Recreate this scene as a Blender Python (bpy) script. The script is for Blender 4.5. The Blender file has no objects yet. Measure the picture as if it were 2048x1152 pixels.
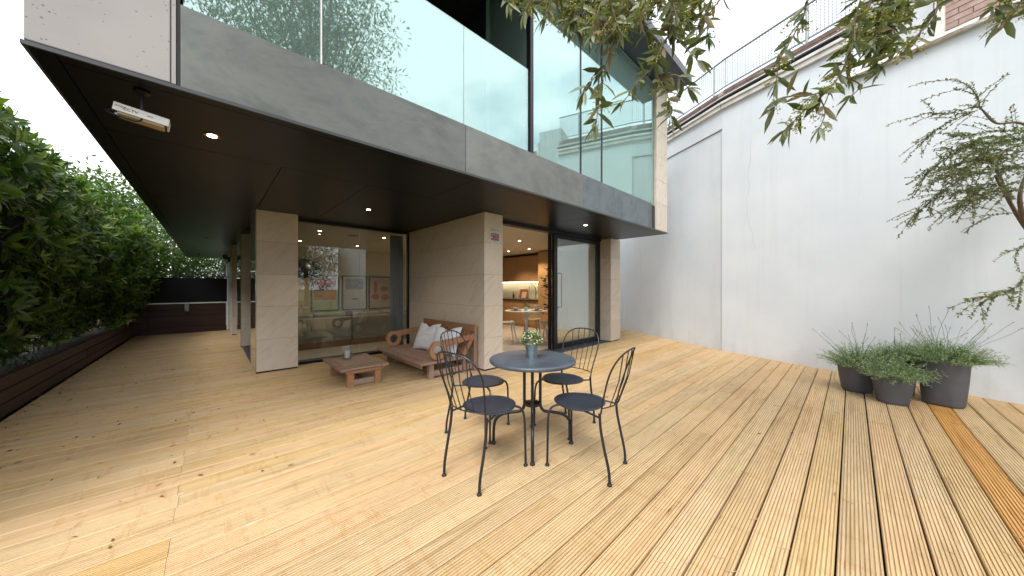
import bpy, math, random
import numpy as np
from mathutils import Vector, Matrix, noise as mnoise
PI = math.pi; R = math.radians
SC = bpy.context.scene; COL = SC.collection
rnd = random.Random(7)

# ------------------------------------------------------------------ camera
CAM = Vector((0, 0, 1.29)); YAW = R(46.7)
FW = Vector((math.cos(YAW), math.sin(YAW), 0)); RT = Vector((math.sin(YAW), -math.cos(YAW), 0))
cd = bpy.data.cameras.new('camera'); cam = bpy.data.objects.new('camera', cd); COL.objects.link(cam)
cam.location = CAM; cam.rotation_euler = (R(90), 0, YAW - R(90))
cd.sensor_width = 36; cd.lens = 36 * 640 / 2048; cd.clip_start = 0.02; cd.clip_end = 1500
SC.camera = cam
def at(px, py, d):
    """a point d metres ahead of the standing place, seen towards (px, py)"""
    return CAM + (FW + RT * ((px - 1024) / 640) + Vector((0, 0, (576 - py) / 640))) * d

# ------------------------------------------------------------------ sky, sun, exposure
w = bpy.data.worlds.new('World'); SC.world = w; w.use_nodes = True
nt = w.node_tree; nt.nodes.clear()
SUN_EL, SUN_AZ = R(56), R(238)
out = nt.nodes.new('ShaderNodeOutputWorld'); bg = nt.nodes.new('ShaderNodeBackground')
sky = nt.nodes.new('ShaderNodeTexSky'); sky.sky_type = 'NISHITA'; sky.sun_disc = False
sky.sun_elevation = SUN_EL; sky.sun_rotation = SUN_AZ; sky.dust_density = 3; sky.air_density = 1.2
tc = nt.nodes.new('ShaderNodeTexCoord'); mp = nt.nodes.new('ShaderNodeMapping'); mp.inputs['Scale'].default_value = (1, 1, 2.2)
nz = nt.nodes.new('ShaderNodeTexNoise'); nz.inputs['Scale'].default_value = 1.6; nz.inputs['Detail'].default_value = 6; nz.inputs['Roughness'].default_value = .55
rp = nt.nodes.new('ShaderNodeValToRGB')
rp.color_ramp.elements[0].position = .30; rp.color_ramp.elements[0].color = (.36, .47, .56, 1)
rp.color_ramp.elements[1].position = .50; rp.color_ramp.elements[1].color = (1, 1, 1, 1)
ml = nt.nodes.new('ShaderNodeVectorMath'); ml.operation = 'SCALE'; ml.inputs['Scale'].default_value = 9.0
mx = nt.nodes.new('ShaderNodeMix'); mx.data_type = 'RGBA'; mx.inputs['Factor'].default_value = .86
L = nt.links.new
L(tc.outputs['Generated'], mp.inputs['Vector']); L(mp.outputs[0], nz.inputs['Vector']); L(nz.outputs['Fac'], rp.inputs[0])
L(rp.outputs[0], ml.inputs[0]); L(sky.outputs[0], mx.inputs['A']); L(ml.outputs[0], mx.inputs['B'])
L(mx.outputs['Result'], bg.inputs[0]); bg.inputs[1].default_value = .1; L(bg.outputs[0], out.inputs[0])
sl = bpy.data.lights.new('sun', 'SUN'); so = bpy.data.objects.new('sun', sl); COL.objects.link(so)
sl.energy = 1.5; sl.angle = R(28); sl.color = (1, .97, .92)
SD = Vector((-.60, -.375, math.tan(SUN_EL) * .71)).normalized()
so.rotation_euler = SD.to_track_quat('Z', 'Y').to_euler()
SC.view_settings.view_transform = 'Standard'; SC.view_settings.look = 'None'
SC.view_settings.exposure = 1.40; SC.view_settings.gamma = 1; SC.view_settings.use_curve_mapping = False
SC.cycles.use_denoising = True
SC.cycles.max_bounces = 9; SC.cycles.transparent_max_bounces = 16; SC.cycles.glossy_bounces = 5
SC.cycles.sample_clamp_indirect = 8; SC.cycles.caustics_reflective = False; SC.cycles.caustics_refractive = False

# ------------------------------------------------------------------ mesh helpers
class MB:
    def __init__(s): s.v = []; s.f = []
    def add(s, vs, fs):
        n = len(s.v); s.v += [tuple(p) for p in vs]; s.f += [tuple(i + n for i in f) for f in fs]; return s
    def box(s, x0, x1, y0, y1, z0, z1):
        return s.add([(x0,y0,z0),(x1,y0,z0),(x1,y1,z0),(x0,y1,z0),(x0,y0,z1),(x1,y0,z1),(x1,y1,z1),(x0,y1,z1)],
                     [(0,3,2,1),(4,5,6,7),(0,1,5,4),(1,2,6,5),(2,3,7,6),(3,0,4,7)])
    def obox(s, c, size, M):
        hx, hy, hz = (q / 2 for q in size); c = Vector(c)
        vs = [c + M @ Vector((a*hx, b*hy, d*hz)) for a, b, d in ((-1,-1,-1),(1,-1,-1),(1,1,-1),(-1,1,-1),(-1,-1,1),(1,-1,1),(1,1,1),(-1,1,1))]
        return s.add(vs, [(0,3,2,1),(4,5,6,7),(0,1,5,4),(1,2,6,5),(2,3,7,6),(3,0,4,7)])
    def bar(s, a, b, wd, th, up=(0,0,1)):
        a = Vector(a); b = Vector(b); x = (b - a).normalized(); y = Vector(up).cross(x).normalized(); z = x.cross(y)
        return s.obox((a + b) / 2, ((b - a).length, wd, th), Matrix((x, y, z)).transposed())
    def prism(s, poly, z0, z1):
        n = len(poly); vs = [(x, y, z0) for x, y in poly] + [(x, y, z1) for x, y in poly]
        a = sum(poly[i][0]*poly[(i+1) % n][1] - poly[(i+1) % n][0]*poly[i][1] for i in range(n))
        fs = [tuple(range(n))[::-1], tuple(range(n, 2*n))] + [(i, (i+1) % n, n + (i+1) % n, n + i) for i in range(n)]
        if a < 0: fs = [f[::-1] for f in fs]
        return s.add(vs, fs)
    def tube(s, pts, r, n=8, cap=True):
        pts = [Vector(p) for p in pts]; m = len(pts)
        rs = r if isinstance(r, (list, tuple)) else [r] * m
        base = len(s.v); prev = None
        for i, p in enumerate(pts):
            t = (pts[min(i+1, m-1)] - pts[max(i-1, 0)]).normalized()
            if prev is None:
                u = t.cross(Vector((0,0,1)) if abs(t.z) < .9 else Vector((1,0,0))).normalized()
            else:
                u = (prev - t * prev.dot(t)).normalized()
            prev = u; vv = t.cross(u)
            for k in range(n):
                a = 2*PI*k/n; s.v.append(tuple(p + (u*math.cos(a) + vv*math.sin(a)) * rs[i]))
        for i in range(m-1):
            for k in range(n):
                a = base + i*n; s.f.append((a+k, a+(k+1) % n, a+n+(k+1) % n, a+n+k))
        if cap:
            s.f.append(tuple(base+k for k in range(n))[::-1]); s.f.append(tuple(base+(m-1)*n+k for k in range(n)))
        return s
    def lathe(s, prof, n=32, c=(0,0,0), sx=1, sy=1, rot=0, sq=0):
        base = len(s.v)
        for r, z in prof:
            for k in range(n):
                a = 2*PI*k/n; q = 1
                if sq: q = 1 / ((abs(math.cos(a))**sq + abs(math.sin(a))**sq) ** (1/sq))
                x = r*q*math.cos(a)*sx; y = r*q*math.sin(a)*sy
                s.v.append((c[0] + x*math.cos(rot) - y*math.sin(rot), c[1] + x*math.sin(rot) + y*math.cos(rot), c[2] + z))
        for i in range(len(prof)-1):
            for k in range(n):
                a = base + i*n; s.f.append((a+k, a+(k+1) % n, a+n+(k+1) % n, a+n+k))
        s.f.append(tuple(base+k for k in range(n))[::-1]); e = base + (len(prof)-1)*n; s.f.append(tuple(e+k for k in range(n)))
        return s
    def quad(s, a, b, c, d): return s.add([a, b, c, d], [(0, 1, 2, 3)])

def spline(pts, k=6):
    P = [Vector(p) for p in pts]; P = [P[0]*2-P[1]] + P + [P[-1]*2-P[-2]]; o = []
    for i in range(1, len(P)-2):
        a, b, c, d = P[i-1], P[i], P[i+1], P[i+2]
        for j in range(k):
            t = j/k; o.append(.5*((2*b) + (c-a)*t + (2*a-5*b+4*c-d)*t*t + (3*b-a-3*c+d)*t**3))
    o.append(P[-2]); return o

def wloc(p):
    v = Vector((0, 0, 0))
    while p is not None: v += p.location; p = p.parent
    return v
def obj(name, mb, mat, parent=None, world=False, smooth=False, bevel=0, seg=2, label=None, kind=None, cat=None, group=None, ang=40):
    """links one mesh object; world=True when the mesh was written in world coordinates and its parents only translate"""
    if isinstance(mb, bpy.types.Mesh): me = mb
    else:
        off = wloc(parent) if (world and parent) else Vector((0, 0, 0))
        me = bpy.data.meshes.new(name)
        me.from_pydata([(x-off.x, y-off.y, z-off.z) for x, y, z in mb.v], [], mb.f)
        if mat: me.materials.append(mat)
        if smooth:
            me.polygons.foreach_set('use_smooth', [True]*len(me.polygons))
            try: me.set_sharp_from_angle(angle=R(ang))
            except Exception: pass
    o = bpy.data.objects.new(name, me); COL.objects.link(o)
    if parent: o.parent = parent
    if bevel:
        b = o.modifiers.new('bevel', 'BEVEL'); b.width = bevel; b.segments = seg; b.limit_method = 'ANGLE'; b.angle_limit = R(40)
    tag(o, label, cat, group, kind); return o
def tag(o, label=None, cat=None, group=None, kind=None):
    if label: o['label'] = label
    if cat: o['category'] = cat
    if group: o['group'] = group
    if kind: o['kind'] = kind
    return o
def thing(name, label, cat, loc=(0,0,0), rz=0, group=None, parent=None, kind=None):
    o = bpy.data.objects.new(name, None); COL.objects.link(o); o.location = loc; o.rotation_euler = (0, 0, rz); o.empty_display_size = .1
    if parent: o.parent = parent
    return tag(o, label, cat, group, kind)
def copy_tree(o, parent=None):
    c = o.copy(); COL.objects.link(c)
    if parent: c.parent = parent
    for ch in [q for q in bpy.data.objects if q.parent == o]: copy_tree(ch, c)
    return c

# ------------------------------------------------------------------ materials
class NT:
    def __init__(s, name):
        s.m = bpy.data.materials.new(name); s.m.use_nodes = True; s.t = s.m.node_tree
        s.b = s.t.nodes['Principled BSDF']; s.out = s.t.nodes['Material Output']
    def n(s, ty, **kw):
        q = s.t.nodes.new('ShaderNode' + ty)
        for k, v in kw.items():
            if hasattr(q, k) and not k[0].isupper(): setattr(q, k, v)
            else: q.inputs[k.replace('_', ' ')].default_value = v
        return q
    def l(s, a, b): s.t.links.new(a, b)
    def val(s, base, rough, metal=0, spec=.5, **kw):
        s.b.inputs['Base Color'].default_value = (*base, 1); s.b.inputs['Roughness'].default_value = rough
        s.b.inputs['Metallic'].default_value = metal; s.b.inputs['Specular IOR Level'].default_value = spec
        for k, v in kw.items(): s.b.inputs[k.replace('_', ' ')].default_value = v
        return s
    def pos(s, scale=(1,1,1), src='world', rnd=0, rot=(0,0,0)):
        if src == 'world': g = s.n('NewGeometry').outputs['Position']
        else: g = s.n('TexCoord').outputs['Object']
        m = s.n('Mapping'); m.inputs['Scale'].default_value = scale; m.inputs['Rotation'].default_value = rot
        s.l(g, m.inputs['Vector'])
        if rnd:
            oi = s.n('ObjectInfo'); mu = s.n('Math', operation='MULTIPLY'); mu.inputs[1].default_value = rnd
            s.l(oi.outputs['Random'], mu.inputs[0]); ad = s.n('VectorMath', operation='ADD'); s.l(m.outputs[0], ad.inputs[0]); s.l(mu.outputs[0], ad.inputs[1])
            return ad.outputs[0]
        return m.outputs[0]
    def noise(s, vec, scale, detail=4, rough=.55, dist=0):
        q = s.n('TexNoise', Scale=scale, Detail=detail, Roughness=rough, Distortion=dist); s.l(vec, q.inputs['Vector']); return q.outputs['Fac']
    def ramp(s, fac, stops):
        r = s.n('ValToRGB'); e = r.color_ramp.elements
        while len(e) < len(stops): e.new(.5)
        for q, (p, c) in zip(e, stops): q.position = p; q.color = (*c, 1) if len(c) == 3 else c
        s.l(fac, r.inputs[0]); return r.outputs[0]
    def mix(s, fac, a, b, bt='MIX'):
        m = s.n('Mix', data_type='RGBA', blend_type=bt)
        for k, v in (('Factor', fac), ('A', a), ('B', b)):
            if isinstance(v, (int, float)): m.inputs[k].default_value = v
            elif isinstance(v, tuple): m.inputs[k].default_value = (*v, 1)
            else: s.l(v, m.inputs[k])
        return m.outputs['Result']
    def color(s, c): s.l(c, s.b.inputs['Base Color']); return s
    def bump(s, h, strength=.3, dist=.01):
        b = s.n('Bump', Strength=strength, Distance=dist); s.l(h, b.inputs['Height']); s.l(b.outputs[0], s.b.inputs['Normal']); return s
def g3(v): return (v, v, v)
def plain(name, c, rough=.5, metal=0, spec=.5, var=.12, sc=6, bump=0, **kw):
    s = NT(name).val(c, rough, metal, spec, **kw); p = s.pos(src='obj', rnd=20); f = s.noise(p, sc)
    s.color(s.ramp(f, [(.3, tuple(q*(1-var) for q in c)), (.7, tuple(min(1, q*(1+var)) for q in c))]))
    if bump: s.bump(s.noise(p, sc*12, 3), bump, .003)
    return s.m
def emis(name, c, st):
    s = NT(name); s.val(c, .5); s.b.inputs['Emission Color'].default_value = (*c, 1); s.b.inputs['Emission Strength'].default_value = st; return s.m

def wood(name, cols, grain=(1, 14, 14), rough=.6, scale=3.0, tones=None, knots=True, src='world', spec=.35, dark=.55, blot=None, bumpy=.25):
    """cols: two grain colours; tones: list of colours picked per board and multiplied in"""
    s = NT(name).val(cols[0], rough, 0, spec)
    p = s.pos(grain, src, rnd=37)
    f = s.noise(p, scale, 7, .62, .6)
    c = s.ramp(f, [(.28, cols[0]), (.5, cols[1]), (.72, cols[2] if len(cols) > 2 else cols[0])])
    f2 = s.noise(p, scale*5, 3, .6); c = s.mix(.35, c, s.ramp(f2, [(.35, g3(.62)), (.6, g3(1))]), 'MULTIPLY')
    if tones:
        oi = s.n('ObjectInfo'); st = [((i+.0)/len(tones), t) for i, t in enumerate(tones)]
        r = s.n('ValToRGB'); r.color_ramp.interpolation = 'CONSTANT'; e = r.color_ramp.elements
        while len(e) < len(st): e.new(.5)
        for q, (pp, cc) in zip(e, st): q.position = pp; q.color = (*cc, 1)
        s.l(oi.outputs['Random'], r.inputs[0]); c = s.mix(1.0, c, r.outputs[0], 'MULTIPLY')
    if knots:
        pk = s.pos((1.3, 6.2, 6.2), src, rnd=91); vo = s.n('TexVoronoi', Scale=1.15); s.l(pk, vo.inputs['Vector'])
        n3 = s.noise(p, 6, 3); ad = s.n('Math', operation='MULTIPLY_ADD'); ad.inputs[1].default_value = .09; s.l(n3, ad.inputs[0]); s.l(vo.outputs['Distance'], ad.inputs[2])
        k = s.ramp(ad.outputs[0], [(.045, g3(dark*.5)), (.075, g3(dark)), (.10, g3(1))]); c = s.mix(.8, c, k, 'MULTIPLY')
    if blot:
        pb = s.pos((.8, 1.1, 1), 'world'); fb = s.noise(pb, 1.2, 5, .6); c = s.mix(1, c, s.ramp(fb, [(.35, blot), (.62, g3(1))]), 'MULTIPLY')
    s.color(c); s.bump(f, bumpy, .003); return s

# decking: new softwood, cross saw marks, pale and ochre boards
d_ = wood('deck_softwood', ((.40, .28, .135), (.61, .455, .26), (.54, .40, .24)), grain=(.55, 9, 9), rough=.62, scale=2.2,
          tones=[(1, 1, 1), (1.03, .97, .96), (1.0, .96, .84), (1.05, 1.05, 1.08), (.94, .90, .84), (1.04, .98, .95), (1.07, 1.04, 1.03), (.92, .91, .91), (.98, .89, .70), (1.0, .98, .95), (1.05, .99, .96), (.98, .97, .93)], dark=.45, blot=(.90, .88, .86))
base = d_.b.inputs['Base Color'].links[0].from_socket
pc = d_.pos((7, .8, 1), 'world', rnd=53); fc = d_.noise(pc, 1.5, 3, .7, .2)
c = d_.mix(.38, base, d_.ramp(fc, [(.57, g3(1)), (.63, (.80, .62, .38)), (.66, g3(1))]), 'MULTIPLY')
pw = d_.pos((1.4, 5, 1), 'world', rnd=11); vo = d_.n('TexVoronoi', Scale=1.6); d_.l(pw, vo.inputs['Vector'])
c = d_.mix(d_.ramp(vo.outputs['Distance'], [(.035, g3(.75)), (.07, g3(0))]), c, (.50, .50, .43))
d_.color(c); pf = d_.pos((2.2, 60, 1), 'world', rnd=71); ff = d_.noise(pf, 3.0, 3, .7, .4); c = d_.mix(.8, c, d_.ramp(ff, [(.29, (.52, .44, .36)), (.36, g3(1))]), 'MULTIPLY'); d_.color(c); DECK = d_.m
d2 = wood('deck_stained', ((.36, .15, .035), (.60, .33, .10), (.46, .22, .06)), grain=(.55, 9, 9), scale=2.2, rough=.5); DECKO = d2.m
TEAK = wood('weathered_teak', ((.27, .17, .115), (.37, .25, .185), (.35, .25, .20)), grain=(5, 5, 5), scale=2.5, rough=.62, src='obj', tones=[(1, 1, 1), (1.1, 1.05, 1.05), (.88, .84, .84), (1.05, 1.1, 1.15)], knots=False).m
TEAKO = wood('oiled_teak', ((.29, .14, .07), (.40, .215, .12), (.35, .19, .11)), grain=(5, 5, 5), scale=2.5, rough=.5, src='obj', knots=False, tones=[(1, 1, 1), (.9, .85, .85), (1.08, 1.05, 1)]).m
PLANTW = wood('dark_hardwood', ((.040, .021, .015), (.072, .040, .029), (.052, .029, .021)), grain=(.8, 5, 14), scale=2, rough=.55, tones=[(1, 1, 1), (1.2, 1.1, 1.1), (.85, .8, .8), (1.35, 1.3, 1.35)], knots=False).m
FENCEW = wood('red_brown_hardwood', ((.030, .011, .008), (.055, .021, .014), (.038, .015, .010)), grain=(1.2, 5, 14), scale=2, rough=.45, tones=[(1, 1, 1), (1.2, 1.1, 1.1), (.8, .8, .8)], knots=False).m

s = NT('limestone').val((.5, .42, .32), .6, 0, .3); p = s.pos((1, 1, 1), 'world', rnd=7, rot=(R(38), R(38), R(10)))
m = s.n('Mapping'); m.inputs['Scale'].default_value = (1, 1, 6); s.l(p, m.inputs['Vector'])
f = s.noise(m.outputs[0], 2.2, 6, .6, .9); c = s.ramp(f, [(.3, (.60, .52, .43)), (.5, (.70, .63, .54)), (.7, (.65, .58, .49))])
f2 = s.noise(s.pos((1, 1, 1)), 55, 4, .7); c = s.mix(.25, c, s.ramp(f2, [(.3, g3(.75)), (.6, g3(1))]), 'MULTIPLY')
oi = s.n('ObjectInfo'); c = s.mix(1, c, s.ramp(oi.outputs['Random'], [(0, (.88, .87, .87)), (1, (1.0, 1.0, 1.0))]), 'MULTIPLY'); s.color(c); s.bump(f2, .12, .002); STONE = s.m
s = NT('polished_stone_side').val((.40, .34, .27), .08, 0, .9); s.b.inputs['Coat Weight'].default_value = 1; s.b.inputs['Coat Roughness'].default_value = .02; s.b.inputs['Coat IOR'].default_value = 1.9
s.color(s.ramp(s.noise(s.pos(), 3, 5), [(.3, (.30, .26, .21)), (.7, (.37, .32, .26))])); POLI = s.m
MORT = plain('stone_joint', (.22, .18, .14), .9)

s = NT('cast_concrete').val((.5, .48, .45), .8, 0, .3); p = s.pos()
f = s.noise(p, 1.6, 5); c = s.ramp(f, [(.3, (.31, .29, .295)), (.7, (.375, .355, .355))])
vo = s.n('TexVoronoi', Scale=38); s.l(p, vo.inputs['Vector']); f2 = s.noise(p, 9, 2)
ad = s.n('Math', operation='MULTIPLY_ADD'); ad.inputs[1].default_value = .45; s.l(f2, ad.inputs[0]); s.l(vo.outputs['Distance'], ad.inputs[2])
c = s.mix(.85, c, s.ramp(ad.outputs[0], [(.31, g3(.42)), (.36, g3(1))]), 'MULTIPLY'); s.color(c); s.bump(s.noise(p, 60, 3), .15, .003); CONC = s.m
def zinc(name, a, b, streak):
    s = NT(name).val(a, .42, .55, .5); p = s.pos((1, 1, 1.6)); f = s.noise(p, 1.7, 7, .65, .5)
    c = s.ramp(f, [(.3, a), (.5, b), (.72, tuple(q*.92 for q in a))])
    p2 = s.pos(streak); f2 = s.noise(p2, 2.4, 6, .7, .3); c = s.mix(.45, c, s.ramp(f2, [(.3, g3(.66)), (.55, g3(1))]), 'MULTIPLY')
    s.color(c); s.l(s.ramp(f2, [(.3, g3(.55)), (.7, g3(.42))]), s.b.inputs['Roughness']); return s.m
ZINC1 = zinc('aged_zinc_green', (.115, .13, .125), (.165, .175, .165), (1.5, 1, 2.5))
ZINC2 = zinc('aged_zinc_pale', (.165, .18, .17), (.215, .225, .21), (1.5, 1, 2.0))
ZINC3 = zinc('aged_zinc_blue', (.13, .16, .18), (.19, .22, .24), (2.2, 1, 1.2))

s = NT('white_render').val((.74, .75, .77), .85, 0, .2); p = s.pos()
f = s.noise(p, .9, 6, .6); c = s.ramp(f, [(.3, (.64, .695, .765)), (.65, (.715, .76, .815))])
sx = s.n('SeparateXYZ'); s.l(s.n('NewGeometry').outputs['Position'], sx.inputs[0])
n4 = s.noise(s.pos((1.5, 1.5, .6)), 2, 6, .65); ad = s.n('Math', operation='MULTIPLY_ADD'); ad.inputs[1].default_value = 1.3; s.l(n4, ad.inputs[0]); s.l(sx.outputs['Z'], ad.inputs[2])
c = s.mix(.75, c, s.ramp(ad.outputs[0], [(.55, (.86, .83, .81)), (.9, g3(1))]), 'MULTIPLY')
vs = s.noise(s.pos((5, 5, .25)), 1.4, 5, .7); c = s.mix(.35, c, s.ramp(vs, [(.32, (.88, .87, .86)), (.5, g3(1))]), 'MULTIPLY')
s.color(c); f5 = s.noise(p, 34, 4, .6); s.bump(f5, .22, .006); RENDER = s.m
COPE = plain('weathered_coping', (.66, .65, .63), .85, var=.18, sc=5, bump=.3)
s = NT('red_brick').val((.35, .17, .12), .85); s.color(s.ramp(s.noise(s.pos((1, 1, 1), 'world', rnd=30), 8, 4), [(.3, (.30, .20, .17)), (.7, (.42, .31, .28))])); BRICK = s.m

BLACKP = plain('dark_soffit_panel', (.003, .0045, .009), .32, 0, .28, var=.15, sc=2)
BLKM = plain('black_metal_frame', (.010, .010, .014), .35, .2)
IRON = plain('powder_coated_iron', (.009, .011, .017), .40, 0, .5, var=.2, sc=12)
IRONS = plain('powder_coated_seat', (.022, .027, .042), .38, 0, .5, var=.25, sc=9)
IRONT = plain('dark_blue_grey_tabletop', (.060, .075, .100), .36, 0, .55, var=.28, sc=7)
SCREEN = plain('black_screen_panel', (.003, .0035, .006), .6, 0, .25)
WHITEM = plain('white_paint', (.72, .72, .71), .4)
GALV = NT('galvanised_steel').val((.26, .29, .31), .45, .6).m
ZBUCK = NT('zinc_bucket').val((.30, .38, .42), .33, .85).m
STEEL = NT('brushed_steel').val((.55, .54, .52), .25, 1).m
GREYPOT = plain('dark_grey_pot', (.085, .085, .100), .55, 0, .35, var=.12, sc=5, bump=.15)
SOIL = plain('soil', (.03, .02, .013), .95, var=.4, sc=30, bump=.8)
GRASS = plain('rough_grass', (.05, .085, .025), .9, var=.4, sc=3)
CLOTH = NT('white_cushion_linen').val((.72, .74, .78), .9, 0, .2); CLOTH.b.inputs['Sheen Weight'].default_value = .2
CLOTH.bump(CLOTH.noise(CLOTH.pos((3, 22, 3), 'obj'), 3, 5, .6, .8), .55, .01); CLOTH = CLOTH.m
IWALL = plain('warm_interior_wall', (.62, .53, .42), .8, var=.03)
ICEIL = plain('interior_ceiling', (.70, .62, .52), .8, var=.03)
IFLOOR = plain('pale_interior_floor', (.55, .51, .46), .35, var=.06, sc=2)
BLIND = plain('pale_sheer_curtain', (.72, .78, .75), .8, var=.04)
BLUEBL = plain('grey_blue_vertical_blind', (.5, .5, .64), .7, var=.1)
SOFA = plain('beige_sofa_fabric', (.30, .28, .24), .9, var=.08, bump=.3)
KWOOD = plain('honey_oak_veneer', (.42, .25, .12), .45, var=.06, sc=4)
KTOP = plain('dark_worktop', (.07, .04, .025), .3)
SPLASH = plain('pale_glass_splashback', (.55, .56, .44), .2, var=.03)
PLASTIC = plain('white_moulded_plastic', (.70, .66, .60), .35, var=.03)
BARK = plain('olive_bark', (.10, .075, .055), .9, var=.3, sc=18, bump=.8)
TWIGM = plain('grey_brown_twig', (.13, .09, .06), .8, var=.2, sc=30)

def glassy(name, tint, refl, gcol=(1,1,1), rough=0.0, k=1.0, haze=0, dcol=(.6, .8, .77)):
    """clear pane: transparent body with mirror-like surface, more at grazing angles"""
    s = NT(name); s.t.nodes.remove(s.b)
    tr = s.n('BsdfTransparent'); tr.inputs[0].default_value = (*tint, 1); gl = s.n('BsdfGlossy'); gl.inputs['Color'].default_value = (*gcol, 1); gl.inputs['Roughness'].default_value = rough
    fr = s.n('Fresnel', IOR=1.5); gm = s.n('NewGeometry'); io = s.n('Math', operation='MULTIPLY_ADD'); io.inputs[1].default_value = 1/1.5-1.5; io.inputs[2].default_value = 1.5; s.l(gm.outputs['Backfacing'], io.inputs[0]); s.l(io.outputs[0], fr.inputs['IOR']); ma = s.n('Math', operation='MULTIPLY_ADD', use_clamp=True); ma.inputs[1].default_value = k; ma.inputs[2].default_value = refl
    s.l(fr.outputs[0], ma.inputs[0]); mi = s.n('MixShader'); s.l(ma.outputs[0], mi.inputs[0]); s.l(tr.outputs[0], mi.inputs[1]); s.l(gl.outputs[0], mi.inputs[2]); res = mi.outputs[0]
    if haze:
        df = s.n('BsdfDiffuse'); df.inputs[0].default_value = (*dcol, 1); m2 = s.n('MixShader'); m2.inputs[0].default_value = haze; s.l(res, m2.inputs[1]); s.l(df.outputs[0], m2.inputs[2]); res = m2.outputs[0]  # pale diffuse share paints a milky haze that lightens dark reflections
    s.l(res, s.out.inputs[0]); return s.m
GLASS = glassy('window_glass', (.80, .84, .82), .04, k=1.0)
GLASSD = glassy('sliding_door_glass', (.90, .93, .91), .36, (.86, .93, .92), haze=.05, dcol=(.7, .72, .7))
GLASSU = glassy('green_solar_glass', (.84, .95, .92), .34, (.72, .92, .90), rough=.012, haze=.11)
GLASSG = glassy('candle_glass', (.92, .94, .95), .04)

def leafmat(name, cols, rough=.45, trans=.25, spec=.5):
    s = NT(name).val(cols[0], rough, 0, spec)
    at_ = s.n('Attribute', attribute_name='tone'); n = len(cols)
    c = s.ramp(at_.outputs['Fac'], [(i/(n-1), q) for i, q in enumerate(cols)])
    s.color(c); tl = s.n('BsdfTranslucent'); c2 = s.mix(1, c, (1.0, 1.25, .55), 'MULTIPLY'); s.l(c2, tl.inputs['Color'])
    mi = s.n('MixShader'); mi.inputs[0].default_value = trans; s.l(s.b.outputs[0], mi.inputs[1]); s.l(tl.outputs[0], mi.inputs[2]); s.l(mi.outputs[0], s.out.inputs[0]); return s.m
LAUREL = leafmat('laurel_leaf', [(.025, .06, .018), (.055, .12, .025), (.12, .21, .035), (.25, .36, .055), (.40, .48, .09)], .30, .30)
OLIVE = leafmat('olive_leaf', [(.045, .062, .025), (.085, .11, .042), (.14, .16, .07), (.22, .24, .18), (.19, .11, .035)], .42, .32)
PANIC = leafmat('olive_panicle', [(.20, .20, .045), (.28, .27, .06), (.36, .34, .10)], .6, .3)
TREEL = leafmat('light_tree_leaf', [(.04, .085, .02), (.08, .14, .035), (.13, .20, .06)], .5, .3)
SILV = leafmat('silver_shrub_leaf', [(.12, .16, .13), (.22, .28, .24), (.33, .38, .35)], .5, .2)
COTO = leafmat('cotoneaster_leaf', [(.05, .085, .045), (.10, .14, .07), (.17, .20, .09), (.28, .29, .13), (.22, .16, .09)], .45, .25)
LAV = leafmat('lavender_leaf', [(.09, .16, .05), (.17, .26, .09), (.28, .37, .19), (.42, .49, .35)], .6, .25)
FLOW = leafmat('small_plant_leaf', [(.04, .10, .02), (.09, .18, .04), (.16, .26, .07)], .5, .3)
PETAL = leafmat('cream_petal', [(.62, .60, .42), (.75, .74, .62)], .6, .3)
HOUSEP = leafmat('dark_houseplant_leaf', [(.01, .02, .008), (.02, .035, .012)], .5, .1)
DRY = leafmat('dry_leaf', [(.10, .045, .015), (.18, .09, .03), (.06, .03, .015), (.30, .22, .10)], .8, .05)

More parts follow.
